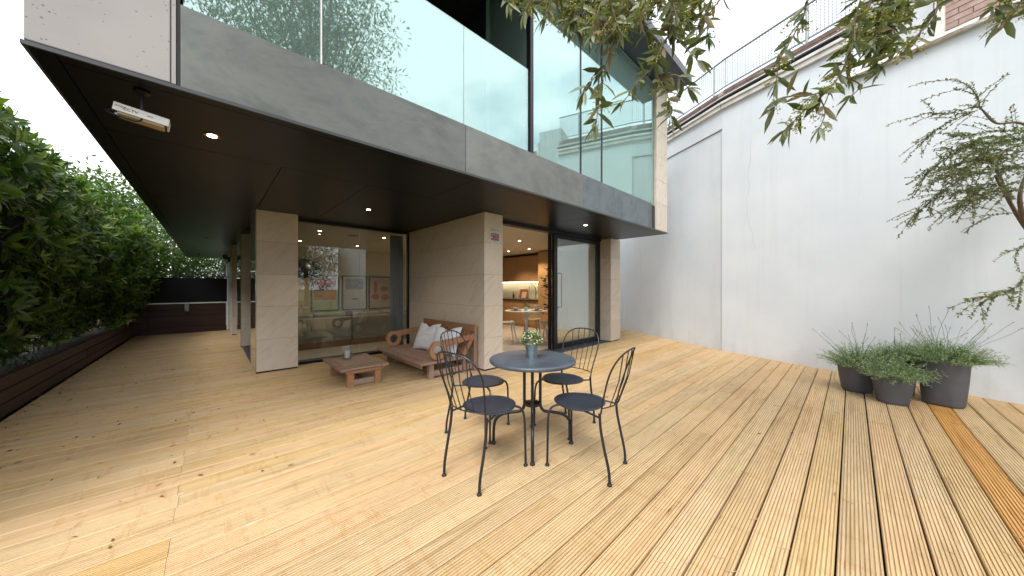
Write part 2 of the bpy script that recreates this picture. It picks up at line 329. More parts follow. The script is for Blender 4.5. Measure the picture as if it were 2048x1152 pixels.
# ---- leaf geometry: template leaf of 2 x 4 quads folded on the midrib, batched with numpy
T_FINE = (np.array([(0,0,0),(.26,.42,.035),(.26,0,0),(.26,-.42,.035),(.62,.42,.03),(.62,0,-.015),(.62,-.42,.03),(1,0,-.06)]),
          [(0,2,1),(0,3,2),(1,2,5,4),(2,3,6,5),(4,5,7),(5,6,7)])
T_COARSE = (np.array([(0,0,0),(.45,.5,.08),(.45,-.5,.08),(1,0,-.06)]), [(0,2,3,1)])
class Leaves:
    def __init__(s, tmpl=T_FINE): s.t, s.fs = tmpl; s.P = []; s.D = []; s.N = []; s.S = []; s.tone = []
    def add(s, p, d, n, L, W, tone): s.P.append(p); s.D.append(d); s.N.append(n); s.S.append((L, W)); s.tone.append(tone)
    def __len__(s): return len(s.P)
    def frame(s, idx=None):
        ix = slice(None) if idx is None else idx
        P = np.array(s.P, dtype=float)[ix]; D = np.array(s.D, dtype=float)[ix]; N = np.array(s.N, dtype=float)[ix]; S = np.array(s.S)[ix]; T = np.array(s.tone)[ix]
        D /= np.linalg.norm(D, axis=1)[:, None] + 1e-9; N = N - (N*D).sum(1)[:, None]*D; N /= np.linalg.norm(N, axis=1)[:, None] + 1e-9
        B = np.cross(N, D); return P, D, N, B, S, T
    def mesh(s, name, mat, idx=None, off=(0,0,0)):
        P, D, N, B, S, T = s.frame(idx); t = s.t; k = len(t); n = len(P)
        V = P[:, None, :] + t[None, :, 0:1]*S[:, None, 0:1]*D[:, None, :] + t[None, :, 1:2]*S[:, None, 1:2]*B[:, None, :] + t[None, :, 2:3]*S[:, None, 0:1]*N[:, None, :]
        V = V.reshape(-1, 3) - np.array(off)
        F = [tuple(i*k + q for q in f) for i in range(n) for f in s.fs]
        me = bpy.data.meshes.new(name); me.from_pydata(V.tolist(), [], F); me.materials.append(mat)
        a = me.attributes.new('tone', 'FLOAT', 'POINT'); a.data.foreach_set('value', np.repeat(T, k).astype(np.float32))
        me.polygons.foreach_set('use_smooth', [True]*len(me.polygons)); return me
    def build(s, name, mat, parent, singles=0, mass_name=None, kind='stuff', keyfn=None, local=False):
        """singles: that many leaves (those nearest the viewer) become objects of their own, the rest one stuff part"""
        off = Vector((0,0,0)) if local or not parent else wloc(parent); n = len(s.P)
        if singles:
            P = np.array(s.P); dist = np.linalg.norm(P - np.array(CAM), axis=1) if keyfn is None else keyfn(P)
            order = np.argsort(dist); near = order[:singles]; rest = order[singles:]
            tones = [.1, .3, .5, .7, .9]; pool = []
            for tn in tones:
                q = Leaves((s.t, s.fs)); q.add((0,0,0), (1,0,0), (0,0,1), 1, 1, tn); pool.append(q.mesh('leaf', mat))
            Pn, D, N, B, S, T = s.frame(near)
            for i in range(len(near)):
                o = bpy.data.objects.new('leaf', pool[int(min(.999, max(0, T[i]))*5)]); COL.objects.link(o); o.parent = parent
                M = Matrix(((D[i][0]*S[i][0], B[i][0]*S[i][1], N[i][0]*S[i][0], Pn[i][0]-off.x), (D[i][1]*S[i][0], B[i][1]*S[i][1], N[i][1]*S[i][0], Pn[i][1]-off.y), (D[i][2]*S[i][0], B[i][2]*S[i][1], N[i][2]*S[i][0], Pn[i][2]-off.z), (0,0,0,1)))
                o.matrix_local = M
        else: rest = None
        if rest is None or len(rest):
            o = bpy.data.objects.new(mass_name or name, s.mesh(mass_name or name, mat, rest, off)); COL.objects.link(o); o.parent = parent
            if kind: o['kind'] = kind
            return o
def rv(s=1.0): return Vector((rnd.gauss(0, s), rnd.gauss(0, s), rnd.gauss(0, s)))

# ================================================================== GROUND, DECK
o = obj('ground', MB().box(-300, 300, -300, 300, -1.4, -.20), GRASS, kind='structure')
def wallx(y): return 7.683 + .5345*(y-1.836) if y > 1.836 else 7.683 + .368*(y-1.836)
deck = thing('deck', None, None, (0, 0, 0), kind='structure')
obj('deck_underlay', MB().box(-2, 10, -2.9, 13.3, -.19, -.06), plain('dark_void', (.012, .010, .009), .95), deck, world=True, kind='structure')
PITCH = .1575; BW = .1488; GR = 9
def board_mesh(L, mat):
    prof = []; g = .0056; dp = .008; m = .011; step = (BW-2*m)/(GR-1)
    prof.append((0, -.006)); prof.append((.004, 0))
    for i in range(GR):
        c = m + i*step
        prof += [(c-g/2, 0), (c-g/4, -dp), (c+g/4, -dp), (c+g/2, 0)]
    prof.append((BW-.004, 0)); prof.append((BW, -.006)); prof += [(BW, -.028), (0, -.028)]
    n = len(prof); mb = MB()
    vs = [(0, y, z) for y, z in prof] + [(L, y, z) for y, z in prof]
    fs = [(i, i+n, (i+1) % n + n, (i+1) % n) for i in range(n)]
    top = tuple(range(n)); mb.add(vs, [tuple(reversed(f)) for f in fs]); mb.add([vs[i] for i in range(n)], [top]); mb.add([vs[n+i] for i in range(n)], [top[::-1]])
    me = bpy.data.meshes.new('plank'); me.from_pydata(mb.v, [], mb.f); me.materials.append(mat); return me
BM = board_mesh(1, DECK); BMO = board_mesh(1, DECKO)
row0 = -.266 - PITCH*14
r = random.Random(3)
for i in range(100):
    y = row0 + i*PITCH + (.0065)
    if y > 13.0: break
    yc = y + BW/2
    if yc < 3.88: segs = [(-1.47, wallx(yc)+.12)]
    elif yc < 6.42: segs = [(-1.47, 3.3 if yc > 3.93 else 3.3)] + ([(7.30, wallx(yc)+.12)] if yc < 5.1 else [])
    else: segs = [(-1.47, .62)]
    if 3.88 <= yc < 4.0: segs = [(-1.47, wallx(yc)+.12)]
    for a, b in segs:
        cuts = [-.15, 4.65] if i % 2 == 0 else [3.2, 8.0]
        if i % 4 == 1: cuts = [-.15+r.uniform(-.01, .01), 3.2]
        if i % 4 == 3: cuts = [1.55, 6.3]
        pts = [a] + [c for c in cuts if a+.12 < c < b-.12] + [b]
        for j in range(len(pts)-1):
            L0, L1 = pts[j], pts[j+1]
            stained = (i == 11 and L0 > 1)
            o = bpy.data.objects.new('plank', BMO if stained else BM); COL.objects.link(o); o.parent = deck
            o.location = (L0+.0008, y + r.uniform(-.001, .001), r.uniform(-.0015, .0012)); o.scale = (L1-L0-.0016, 1, 1)

# ================================================================== WHITE BOUNDARY WALL (right)
A1 = Vector((7.683, 1.836, 0)); u1 = Vector((.5345, 1, 0)).normalized(); n1 = Vector((-u1.y, u1.x, 0))   # n1 points into the garden
u2 = Vector((.368, 1, 0)).normalized(); n2 = Vector((-u2.y, u2.x, 0))
def strip(A, u, n, s0, s1, d0, d1, z0, z1, mb=None):
    """box along a wall line: s along it, d out from its face towards the garden"""
    mb = mb or MB(); c = [A+u*s0+n*d0, A+u*s1+n*d0, A+u*s1+n*d1, A+u*s0+n*d1]
    return mb.prism([(p.x, p.y) for p in c], z0, z1)
wl = thing('boundary_wall', 'tall white rendered boundary wall along the right side of the deck', 'wall', (7.9, .5, 0))
def wsub(mb, x0, x1): return mb
# rendered faces, gently uneven grids with real thickness behind
def rough_face(A, u, n, s0, s1, z0, z1, d, ns, nz_, amp=.006):
    mb = MB(); vs = []
    for j in range(nz_+1):
        for i in range(ns+1):
            s = s0+(s1-s0)*i/ns; z = z0+(z1-z0)*j/nz_; p = A+u*s
            dd = d + amp*mnoise.fractal(Vector((s*.9, z*.9, 3.1)), 1, 2, 4)
            q = p+n*dd; vs.append((q.x, q.y, z))
    fs = [(j*(ns+1)+i, j*(ns+1)+i+1, (j+1)*(ns+1)+i+1, (j+1)*(ns+1)+i) for j in range(nz_) for i in range(ns)]
    mb.add(vs, fs); return mb
obj('lower_render', rough_face(A1, u1, n1, 0, 5.2, -.1, 4.56, -.022, 60, 50), RENDER, wl, world=True, smooth=True)
obj('upper_render', strip(A1, u1, n1, -.02, 5.2, -.3, 0.0, 4.575, 5.0, strip(A1, u1, n1, 0, 5.2, -.35, -.06, -.1, 4.6)), RENDER, wl, world=True)
sN = -1.93    # where the high part ends
obj('near_render', rough_face(A1, u2, n2, sN, 0, -.1, 5.0, 0, 30, 50), RENDER, wl, world=True, smooth=True)
obj('near_render', rough_face(A1, u2, n2, -8, sN, -.1, 4.40, 0, 80, 50), RENDER, wl, world=True, smooth=True)
obj('core', strip(A1, u2, n2, sN, 0, -.35, -.02, -.1, 5.0, strip(A1, u2, n2, -8, sN, -.35, -.02, -.1, 4.38)), RENDER, wl, world=True)

mb = strip(A1, u1, n1, 0, 5.2, -.06, .05, 4.96, 5.045); strip(A1, u1, n1, 0, 5.2, -.06, .075, 5.047, 5.10, mb)
strip(A1, u2, n2, sN, -.01, -.06, .05, 4.96, 5.045, mb); strip(A1, u2, n2, sN, -.01, -.06, .075, 5.047, 5.10, mb)
obj('cornice', mb, COPE, wl, world=True, bevel=.008)
mb = MB(); mb.tube([A1+u2*sN+n2*.05+Vector((0,0,5.15)), A1+n1*.05+Vector((0,0,5.15)), A1+u1*5.2+n1*.05+Vector((0,0,5.15))], .032, 8)
obj('gutter_pipe', mb, BLKM, wl, world=True, smooth=True)
mb = MB(); mb.tube([A1+u2*sN+n2*.03+Vector((0,0,5.20)), A1+n1*.03+Vector((0,0,5.20)), A1+u1*5.2+n1*.03+Vector((0,0,5.20))], .014, 6)
obj('white_cable', mb, WHITEM, wl, world=True, smooth=True)
bme = bpy.data.meshes.new('brick'); q = MB().box(-.1075, .1075, -.05, .05, -.034, .034); bme.from_pydata(q.v, [], q.f); bme.materials.append(BRICK)
bme2 = bme.copy(); bme2.materials[0] = plain('sooty_brick', (.17, .115, .10), .9, var=.3)
def brick_run(A, u, n, s0, s1, z0, courses, d, parent, step=.225, ch=.078, bme=bme):
    off = wloc(parent); ang = math.atan2(u.y, u.x); k = 0
    for c in range(courses):
        s = s0 + (.1125 if c % 2 == 0 else .225)
        while s < s1-.1:
            o = bpy.data.objects.new('brick', bme); COL.objects.link(o); o.parent = parent
            p = A+u*s+n*(d+rnd.uniform(-.003, .003)); o.location = (p.x-off.x, p.y-off.y, z0+ch*(c+.5)-off.z); o.rotation_euler = (0, 0, ang); s += step
strip_mb = strip(A1, u1, n1, 0, 5.2, -.25, -.035, 5.10, 5.37); strip(A1, u2, n2, sN, 0, -.25, -.035, 5.10, 5.37, strip_mb)
obj('mortar', strip_mb, plain('old_mortar', (.36, .32, .28), .9), wl, world=True)
brick_run(A1, u1, n1, 0, 5.2, 5.215, 2, -.07, wl, bme=bme2); brick_run(A1, u2, n2, sN, 0, 5.215, 2, -.07, wl, bme=bme2)
# low part: flaking cap
mb = MB(); N_ = 90; prof = [(.06, 4.40), (.075, 4.43), (.06, 4.455), (-.12, 4.56), (-.3, 4.58), (-.3, 4.40)]
vs = []
for i in range(N_+1):
    s_ = -8 + (sN+8)*i/N_
    for j, (d, z) in enumerate(prof):
        jt = .012*mnoise.noise(Vector((s_*5, j*3.3, 0))); p = A1+u2*s_+n2*(d+jt); vs.append((p.x, p.y, z+(jt if j in (2, 3, 4) else 0)))
k = len(prof); mb.add(vs, [(i*k+j, (i+1)*k+j, (i+1)*k+(j+1) % k, i*k+(j+1) % k) for i in range(N_) for j in range(k)] + [tuple(range(k)), tuple(N_*k+j for j in range(k))[::-1]])
s = NT('flaking_white_coping').val((.6, .57, .52), .85, 0, .2); f = s.noise(s.pos((4, 4, 9)), 1.6, 6, .7, 1.0)
s.color(s.ramp(f, [(.36, (.30, .17, .12)), (.42, (.52, .45, .40)), (.5, (.66, .63, .60))])); s.bump(f, .5, .02)
obj('flaking_cap', mb, s.m, wl, world=True)
# hairline crack and a few marks in the render
mb = MB(); p0 = None; z = 4.15; s_ = -.55
pts = []
for i in range(26): pts.append(A1+u2*s_+n2*.004+Vector((0,0,z))); z -= .085; s_ += rnd.uniform(-.035, .03)
mb.tube(pts, [.0007+.0012*rnd.random() for _ in pts], 4); obj('hairline_crack', mb, plain('crack_grey', (.52, .50, .48), .9), wl, world=True)

# railing on the wall
rl = thing('roof_railing', 'galvanised railing with square wire mesh on top of the high white wall', 'railing', (8.2, 2.6, 5.3))
ss = [.28, 1.9, 3.55, 5.1]; sm = [-1.37]
def pol(A, u, n, s, z): return A+u*s+n*(-.1)+Vector((0,0,z))
for s_ in ss:
    mb = MB().tube([pol(A1,u1,n1,s_,5.2), pol(A1,u1,n1,s_,6.04)], .021, 8); mb.box(*(lambda p: (p.x-.05, p.x+.05, p.y-.05, p.y+.05, 5.36, 5.385))(pol(A1,u1,n1,s_,0)))
    obj('post', mb, GALV, rl, world=True, smooth=True)
for s_ in sm: obj('post', MB().tube([pol(A1,u2,n2,s_,5.2), pol(A1,u2,n2,s_,6.04)], .021, 8), GALV, rl, world=True, smooth=True)
for z in (5.47, 6.05):
    obj('rail', MB().tube([pol(A1,u2,n2,sN,z), pol(A1,u2,n2,0,z), pol(A1,u1,n1,5.2,z)], .02 if z > 6 else .013, 8), GALV, rl, world=True, smooth=True)
mb = MB(); wr = .0042
z = 5.49
while z < 6.02:
    mb.tube([pol(A1,u2,n2,sN,z), pol(A1,u2,n2,0,z), pol(A1,u1,n1,5.2,z)], wr, 4); z += .05
s_ = 0
while s_ < 5.2: mb.tube([pol(A1,u1,n1,s_,5.47), pol(A1,u1,n1,s_,6.04)], wr, 4, False); s_ += .05
s_ = 0
while s_ > sN: mb.tube([pol(A1,u2,n2,s_,5.47), pol(A1,u2,n2,s_,6.04)], wr, 4, False); s_ -= .05
obj('wire_mesh', mb, GALV, rl, world=True, kind='stuff')
# neighbouring brick building behind the low part of the wall
nb = thing('neighbour_building', 'old brick building with pale rendered corner rising behind the low part of the white wall', 'building', (7.3, -1.5, 0))
obj('rendered_corner', strip(A1, u2, n2, sN-.70, sN-.02, -1.6, -.36, 0, 5.9), plain('pale_blue_grey_render', (.50, .53, .56), .85, var=.1), nb, world=True)
obj('white_quoin', strip(A1, u2, n2, sN-.79, sN-.71, -1.6, -.35, 0, 5.6), COPE, nb, world=True, bevel=.01)
obj('brick_backing', strip(A1, u2, n2, -8, sN-.80, -1.6, -.42, 0, 5.4), plain('pale_mortar', (.42, .36, .32), .9), nb, world=True)
brick_run(A1, u2, n2, -4.4, sN-.60, 4.40, 13, -.455, nb)

# ================================================================== RAISED PLANTER AND BACK FENCE
pl = thing('raised_planter', 'long low raised planter of dark brown boards under the hedge on the left', 'planter', (-1.6, 7, 0))
for c in range(3):
    y = -2.6; z0 = .005+c*.131; j = 0
    while y < 13.0:
        Ly = (3.1 if (c+j) % 2 else 2.3) if y > 2 else 3.0; y1 = min(13.06, y+Ly)
        obj('plank', MB().box(-1.545-.006*c, -1.50-.006*c+rnd.uniform(-.003, .003), y+.003, y1-.003, z0, z0+.124), PLANTW, pl, world=True, bevel=.004, seg=1); y = y1; j += 1
obj('liner', MB().box(-1.60, -1.562, -2.6, 13.05, .0, .37), BLKM, pl, world=True)
obj('soil', MB().box(-4.2, -1.605, -2.6, 13.05, -.1, .33), SOIL, pl, world=True)
fe = thing('back_fence', 'dark red brown board fence with black screen panels above at the far deck end', 'fence', (-.5, 13.1, 0))
for c in range(5):
    for a, b in ((-3.9, -1.235), (-1.225, .36)):
        obj('plank', MB().box(a, b, 13.08+rnd.uniform(-.004, .004), 13.12, .01+c*.163, .01+c*.163+.157), FENCEW, fe, world=True, bevel=.004, seg=1)
obj('white_trim', MB().box(-3.9, .37, 13.06, 13.13, .845, .868).box(.345, .37, 13.055, 13.075, .16, .845), WHITEM, fe, world=True)
for a, b in ((-3.9, -1.25), (-1.21, .37)): obj('screen_panel', MB().box(a, b, 13.09, 13.11, .872, 1.585), SCREEN, fe, world=True)
obj('post', MB().box(-1.248, -1.212, 13.07, 13.12, .87, 1.56), BLKM, fe, world=True)
obj('backing', MB().box(-3.9, .36, 13.125, 13.15, -.1, .84), BLKM, fe, world=True)
bl = thing('wall_light', 'small pale grey cylindrical light on the dark board fence', 'light', (-.49, 13.05, .73))
obj('body', MB().lathe([(.04, -.10), (.048, -.095), (.048, .06), (.04, .095)], 16, (-.49, 13.03, .73)), plain('grey_plastic', (.30, .31, .34), .5), bl, world=True, smooth=True)
obj('lens', MB().lathe([(.04, .0), (.04, .03)], 16, (-.49, 13.03, .60)), BLKM, bl, world=True)
br = thing('boundary_railing', 'thin black metal railing behind the black fence panels', 'railing', (-.4, 13.6, 0))
for i in range(24):
    x = -2.2+i*.125; obj('baluster', MB().tube([(x, 13.6, 0), (x, 13.6, 1.78)], .008, 5), BLKM, br, world=True)
obj('rail', MB().box(-2.3, .8, 13.59, 13.61, 1.62, 1.64), BLKM, br, world=True)

# ================================================================== HOUSE
hs = thing('house', 'modern house with overhanging upper floor of zinc, concrete and green glass above stone pillars', 'house', (3.3, 6.5, 0))
def H(name, mb, mat, **k): return obj(name, mb, mat, hs, world=True, **k)
SZ = 2.475
# soffit panels
sp = [(-.655, -.575, 2.76, 17.5), (-.57, 2.1, 2.845, 3.815), (2.105, 4.6, 2.845, 3.815), (4.605, 7.235, 2.845, 3.815), (-.57, 7.235, 2.76, 2.84),
      (-.57, .505, 3.82, 6.065), (.51, 1.32, 3.82, 6.5), (1.325, 3.47, 3.82, 6.5), (3.475, 5.3, 3.82, 4.3), (5.305, 7.235, 3.82, 3.95), (5.305, 6.96, 3.955, 4.3),
      (-.57, .505, 6.07, 8.3), (-.57, .70, 8.305, 10.6), (-.57, .70, 10.605, 12.9), (-.57, .70, 12.905, 15.2), (-.57, .70, 15.205, 17.5)]
for x0, x1, y0, y1 in sp: H('soffit_panel', MB().box(x0+.001, x1-.001, y0+.001, y1-.001, SZ, SZ+.02), BLACKP)
H('soffit_void', MB().box(-.62, 7.2, 2.80, 17.45, SZ+.024, SZ+.05), BLKM)
mb = MB().box(-.668, 7.245, 2.742, 2.758, SZ-.004, SZ+.016); mb.box(-.668, -.656, 2.76, 17.5, SZ-.004, SZ+.016); mb.box(7.236, 7.246, 2.76, 3.95, SZ-.004, SZ+.016)
H('soffit_trim', mb, plain('blue_grey_trim', (.05, .055, .065), .4))
# upper floor: concrete, fascia
H('concrete_panel', MB().box(-.662, -.172, 2.755, 3.2, 2.50, 6.4).box(-.662, -.3, 3.2, 17.4, 2.50, 6.4), CONC, bevel=.006)
H('concrete_edge', MB().box(-.168, -.148, 2.757, 3.1, 2.50, 6.4), CONC, bevel=.003)
H('zinc_trim', MB().box(-.144, -.132, 2.752, 3.0, 2.495, 6.4), BLKM)
for (a, b, m_) in ((-.130, 1.928, ZINC1), (1.934, 4.057, ZINC2), (4.063, 6.28, ZINC3), (6.284, 6.44, ZINC1)):
    H('fascia_panel', MB().box(a, b, 2.748, 2.775, 2.493, 2.985), m_, bevel=.002)
H('fascia_core', MB().box(-.13, 6.66, 2.778, 3.0, 2.50, 2.975), BLKM)
# balustrade and upper glazing
for a, b in ((-.12, .612), (.624, 1.928), (1.934, 2.905)): H('balustrade_glass', MB().box(a, b, 2.785, 2.797, 2.99, 4.035), GLASSU)
H('glass_bead', MB().box(.613, .623, 2.783, 2.799, 2.99, 4.035), WHITEM)
H('mullion', MB().box(2.92, 2.975, 2.76, 2.83, 2.985, 5.53), BLKM)
for x in (4.06, 4.652): H('mullion', MB().box(x-.012, x+.012, 2.792, 2.83, 2.985, 5.53), BLKM)
H('mullion', MB().box(6.66, 6.675, 2.80, 2.87, 2.985, 5.53), BLKM)
for a, b in ((2.978, 4.045), (4.075, 4.637), (4.667, 6.658)): H('window_glass', MB().box(a, b, 2.80, 2.812, 2.99, 5.53), GLASSU)
H('return_glass', MB().box(2.952, 2.962, 2.84, 3.62, 2.99, 5.50), GLASSU)
H('return_frame', MB().box(2.945, 2.985, 3.62, 3.68, 2.99, 5.5), plain('green_grey_frame', (.22, .33, .30), .4))
H('upper_floor', MB().box(-.3, 7.2, 3.0, 9, 2.90, 2.985), plain('terrace_floor', (.30, .29, .27), .6))
H('roof', MB().box(-.7, 7.3, 2.28, 9.2, 5.55, 5.72), plain('dark_roof_edge', (.022, .026, .035), .4), bevel=.01)
H('upper_wall', MB().box(-.3, 2.97, 5.9, 6.0, 2.99, 5.54), plain('dark_glazing', (.004, .005, .009), .6, 0, .2))
H('upper_wall', MB().box(2.97, 7.2, 5.9, 6.0, 2.99, 5.54).box(7.1, 7.2, 3.4, 5.9, 2.99, 5.54), plain('upper_room_wall', (.55, .60, .57), .8))
H('upper_wall', MB().box(2.94, 2.99, 3.69, 5.9, 2.99, 5.54), plain('dark_partition', (.012, .013, .018), .4))
H('upper_ceiling', MB().box(-.3, 7.2, 2.83, 5.9, 5.532, 5.548), plain('dark_ceiling', (.02, .025, .03), .6))
def drape(x0, x1, y, z0, z1, amp, n, mat, name='curtain', parent=hs):
    mb = MB(); N = n*8; vs = []
    for i in range(N+1):
        x = x0+(x1-x0)*i/N; yy = y+amp*math.sin(2*PI*i/8)+amp*.4*math.sin(i*.37)
        for z, sq in ((z0, 1.25), ((z0+z1)/2, 1), (z1, .6)): vs.append((x+.004*math.sin(i+z), y+(yy-y)*sq, z))
    mb.add(vs, [(i*3+j, (i+1)*3+j, (i+1)*3+j+1, i*3+j+1) for i in range(N) for j in range(2)])
    o = obj(name, mb, mat, parent, world=True, smooth=True); md = o.modifiers.new('thickness', 'SOLIDIFY'); md.thickness = .003; return o
drape(3.02, 4.6, 2.90, 3.0, 5.5, .03, 26, BLIND)
H('roller_blind', MB().box(4.70, 6.05, 2.88, 2.885, 3.0, 5.5), BLIND)
drape(6.08, 6.6, 2.90, 3.0, 5.5, .02, 6, BLIND)
# stone pillars in coursed tiles
def pillar(name, x0, x1, y0, y1, zs, tile=STONE, left=None, g=.0015):
    p = thing(name, None, None, ((x0+x1)/2, (y0+y1)/2, zs[0]), parent=hs); p.location -= hs.location
    obj('mortar', MB().box(x0+.008, x1-.008, y0+.008, y1-.008, zs[0]+.002, zs[-1]), MORT, p, world=True)
    xx = x0+(.012 if left else 0)
    for a, b in zip(zs, zs[1:]):
        obj('stone_tile', MB().box(xx, x1, y0+rnd.uniform(-.001, .001), y1, a+g, b-g), tile, p, world=True, bevel=.0025, seg=1)
        if left: obj('polished_tile', MB().box(x0, x0+.010, y0+.004, y1, a+g*.6, b-g*.6), POLI, p, world=True)
    return p
Z5 = [.022, .508, 1.006, 1.502, 2.004, 2.474]
pillar('left_pillar', .49, 1.03, 6.13, 6.90, Z5, left=True)
pillar('slim_pillar', .475, .70, 9.07, 10.9, Z5, left=True)
pillar('far_pillar', .42, .70, 11.6, 12.95, Z5)
pillar('stone_wing_wall', 3.087, 3.467, 3.90, 6.60, Z5)
pillar('right_pillar', 6.955, 7.40, 3.94, 4.32, [.022, .508, 1.006, 1.502, 2.004, 2.473])
pillar('upper_stone_pier', 6.685, 7.235, 2.752, 3.35, [2.495, 3.06, 3.54, 4.03, 4.56, 5.05, 5.545])
mb = MB()
for a in ((.50, 1.02, 6.14, 6.89), (3.10, 3.455, 3.91, 6.5), (6.965, 7.39, 3.95, 4.3), (.485, .69, 9.08, 10.89), (.43, .69, 11.61, 12.9)): mb.box(*a[:2], *a[2:], 0.001, .021)
H('shadow_gap', mb, BLKM)
# living-room window (recess)
H('window_frame', MB().box(1.03, 3.087, 6.47, 6.56, 2.43, 2.474).box(3.055, 3.087, 6.47, 6.54, .03, 2.43).box(1.03, 1.05, 6.48, 6.54, .03, 2.43), BLKM)
H('window_sill', MB().box(1.03, 3.087, 6.42, 6.60, .0, .03), BLKM)
for a, b in ((1.052, 2.085), (2.092, 3.053)): H('window_glass', MB().box(a, b, 6.50, 6.512, .032, 2.428), GLASS)
# side glazing on the corridor
H('side_frame', MB().box(.70, .76, 6.9, 7.0, 0, SZ).box(.70, .76, 8.9, 9.07, 0, SZ).box(.70, .76, 10.9, 11.0, 0, SZ).box(.55, .78, 6.9, 13.0, .0, .028), BLKM)
H('side_glass', MB().box(.725, .737, 7.0, 8.9, .03, SZ), GLASSD); H('side_glass', MB().box(.725, .737, 11.0, 12.95, .03, SZ), GLASSD)
H('threshold', MB().box(.50, .70, 6.9, 13.05, .001, .018), plain('blue_grey_sill', (.04, .05, .07), .4))
# sliding door
H('door_head', MB().box(3.467, 6.955, 4.20, 4.34, 2.425, 2.474), BLKM)
H('door_sill', MB().box(3.467, 6.955, 3.985, 4.36, .001, .020), plain('dark_sill', (.05, .055, .07), .45))
sd = thing('sliding_door', None, None, (6.05, 4.26, 0), parent=hs); sd.location -= hs.location
obj('frame', MB().box(5.185, 5.295, 4.225, 4.285, .022, 2.42).box(6.80, 6.953, 4.225, 4.285, .022, 2.42).box(5.295, 6.80, 4.225, 4.285, 2.33, 2.42).box(5.295, 6.80, 4.225, 4.285, .022, .125), BLKM, sd, world=True, bevel=.003)
obj('pane', MB().box(5.295, 6.80, 4.25, 4.262, .125, 2.33), GLASSD, sd, world=True)
obj('handle', MB().tube([(5.31, 4.225, 1.60), (5.35, 4.165, 1.60), (5.35, 4.165, .89), (5.31, 4.225, .89)], .012, 8), STEEL, sd, world=True, smooth=True)
H('door_jamb', MB().box(5.12, 5.184, 4.30, 4.34, .02, 2.42), BLKM)
H('fixed_pane', MB().box(5.2, 6.94, 4.315, 4.327, .03, 2.42), GLASS)
# interior shell
H('interior_floor', MB().box(3.47, 7.9, 4.37, 5.2, -.02, .012).box(3.47, 8.6, 5.2, 6.61, -.02, .0119).box(.77, 8.6, 6.61, 10.6, -.02, .0121), IFLOOR)
H('interior_ceiling', MB().box(3.48, 7.9, 4.35, 5.2, 2.455, 2.47).box(3.48, 8.6, 5.2, 6.6, 2.455, 2.47).box(.77, 8.6, 6.61, 10.6, 2.455, 2.47), ICEIL)
H('interior_wall', MB().box(.77, 8.6, 10.45, 10.6, 0, 2.455), IWALL)
H('interior_wall', MB().box(8.2, 8.6, 5.0, 10.45, 0, 2.455).box(7.41, 7.9, 4.33, 4.42, 0, 2.455).box(7.9, 8.0, 4.36, 5.1, 0, 2.455), IWALL)
H('upper_slab', MB().box(.7, 7.2, 4.3, 10.7, 2.53, 2.9), BLKM)
H('rear_body', MB().box(7.22, 7.9, 4.45, 12.5, 2.5, 5.4), plain('rear_wall', (.5, .5, .48), .8))
drape(2.78, 3.06, 6.72, .03, 2.42, .022, 8, BLUEBL, 'vertical_blind')

# lamps recessed in the soffit and the rooms: emitting discs plus a small lamp each
LAMP = emis('lit_lamp', (1, .80, .55), 14.0); COPPER = plain('copper_ring', (.30, .10, .05), .3, .8)
def downlight(x, y, z, lab, lit=True, watts=0, r=.045, grp=None):
    t = thing('downlight', lab, 'light', (x, y, z), group=grp)
    obj('ring', MB().lathe([(r*.80, .0), (r*.8, -.004), (r*1.15, -.006), (r*1.2, -.001)], 24, (0, 0, 0)), COPPER if z > 2.47 else WHITEM, t, smooth=True)
    obj('lamp', MB().lathe([(.001, -.0045), (r*.62, -.0065), (r*.6, -.002)], 20), LAMP if lit else BLKM, t, smooth=True)
    if watts:
        l = bpy.data.lights.new('lamp_light', 'SPOT'); l.energy = watts; l.spot_size = R(120); l.spot_blend = .6; l.shadow_soft_size = .04; l.color = (1, .78, .52)
        o = bpy.data.objects.new('lamp_light', l); COL.objects.link(o); o.parent = t; o.location = (0, 0, -.03)
    return t
downlight(.009, 3.408, SZ, 'lit round downlight with copper ring in the black soffit, nearest the security camera', watts=7)
downlight(1.736, 5.0, SZ, 'lit downlight in the black soffit above the low wooden table', watts=8)
downlight(5.134, 3.432, SZ, 'downlight in the soffit in front of the sliding door', watts=7)
downlight(-.06, 10.48, SZ, 'unlit downlight far along the soffit beside the hedge', lit=False)
LV = 'lit downlights in the living room ceiling'
for x, y, lb in ((1.62, 7.43, 'living room ceiling light nearest the glass on the left'), (2.93, 7.44, 'living room ceiling light above the vertical blinds'), (1.61, 9.34, 'far left living room ceiling light by the stone pillar edge'), (2.95, 9.37, 'far living room ceiling light above the framed posters')):
    downlight(x, y, 2.4545, lb, watts=12, grp=LV)
obj('speaker_grille', MB().lathe([(.10, -.006), (.12, -.001)], 24, (2.30, 7.6, 2.4545)), plain('grille', (.2, .17, .13), .7), hs, world=True)
for x, y, lb in ((5.55, 5.62, 'kitchen ceiling light nearest the open door'), (6.89, 7.48, 'kitchen ceiling light at the left by the oak cupboards'), (6.9, 6.58, 'kitchen ceiling light at the right by the tall unit')):
    downlight(x, y, 2.4545, lb, watts=34, grp='lit downlights in the kitchen ceiling')

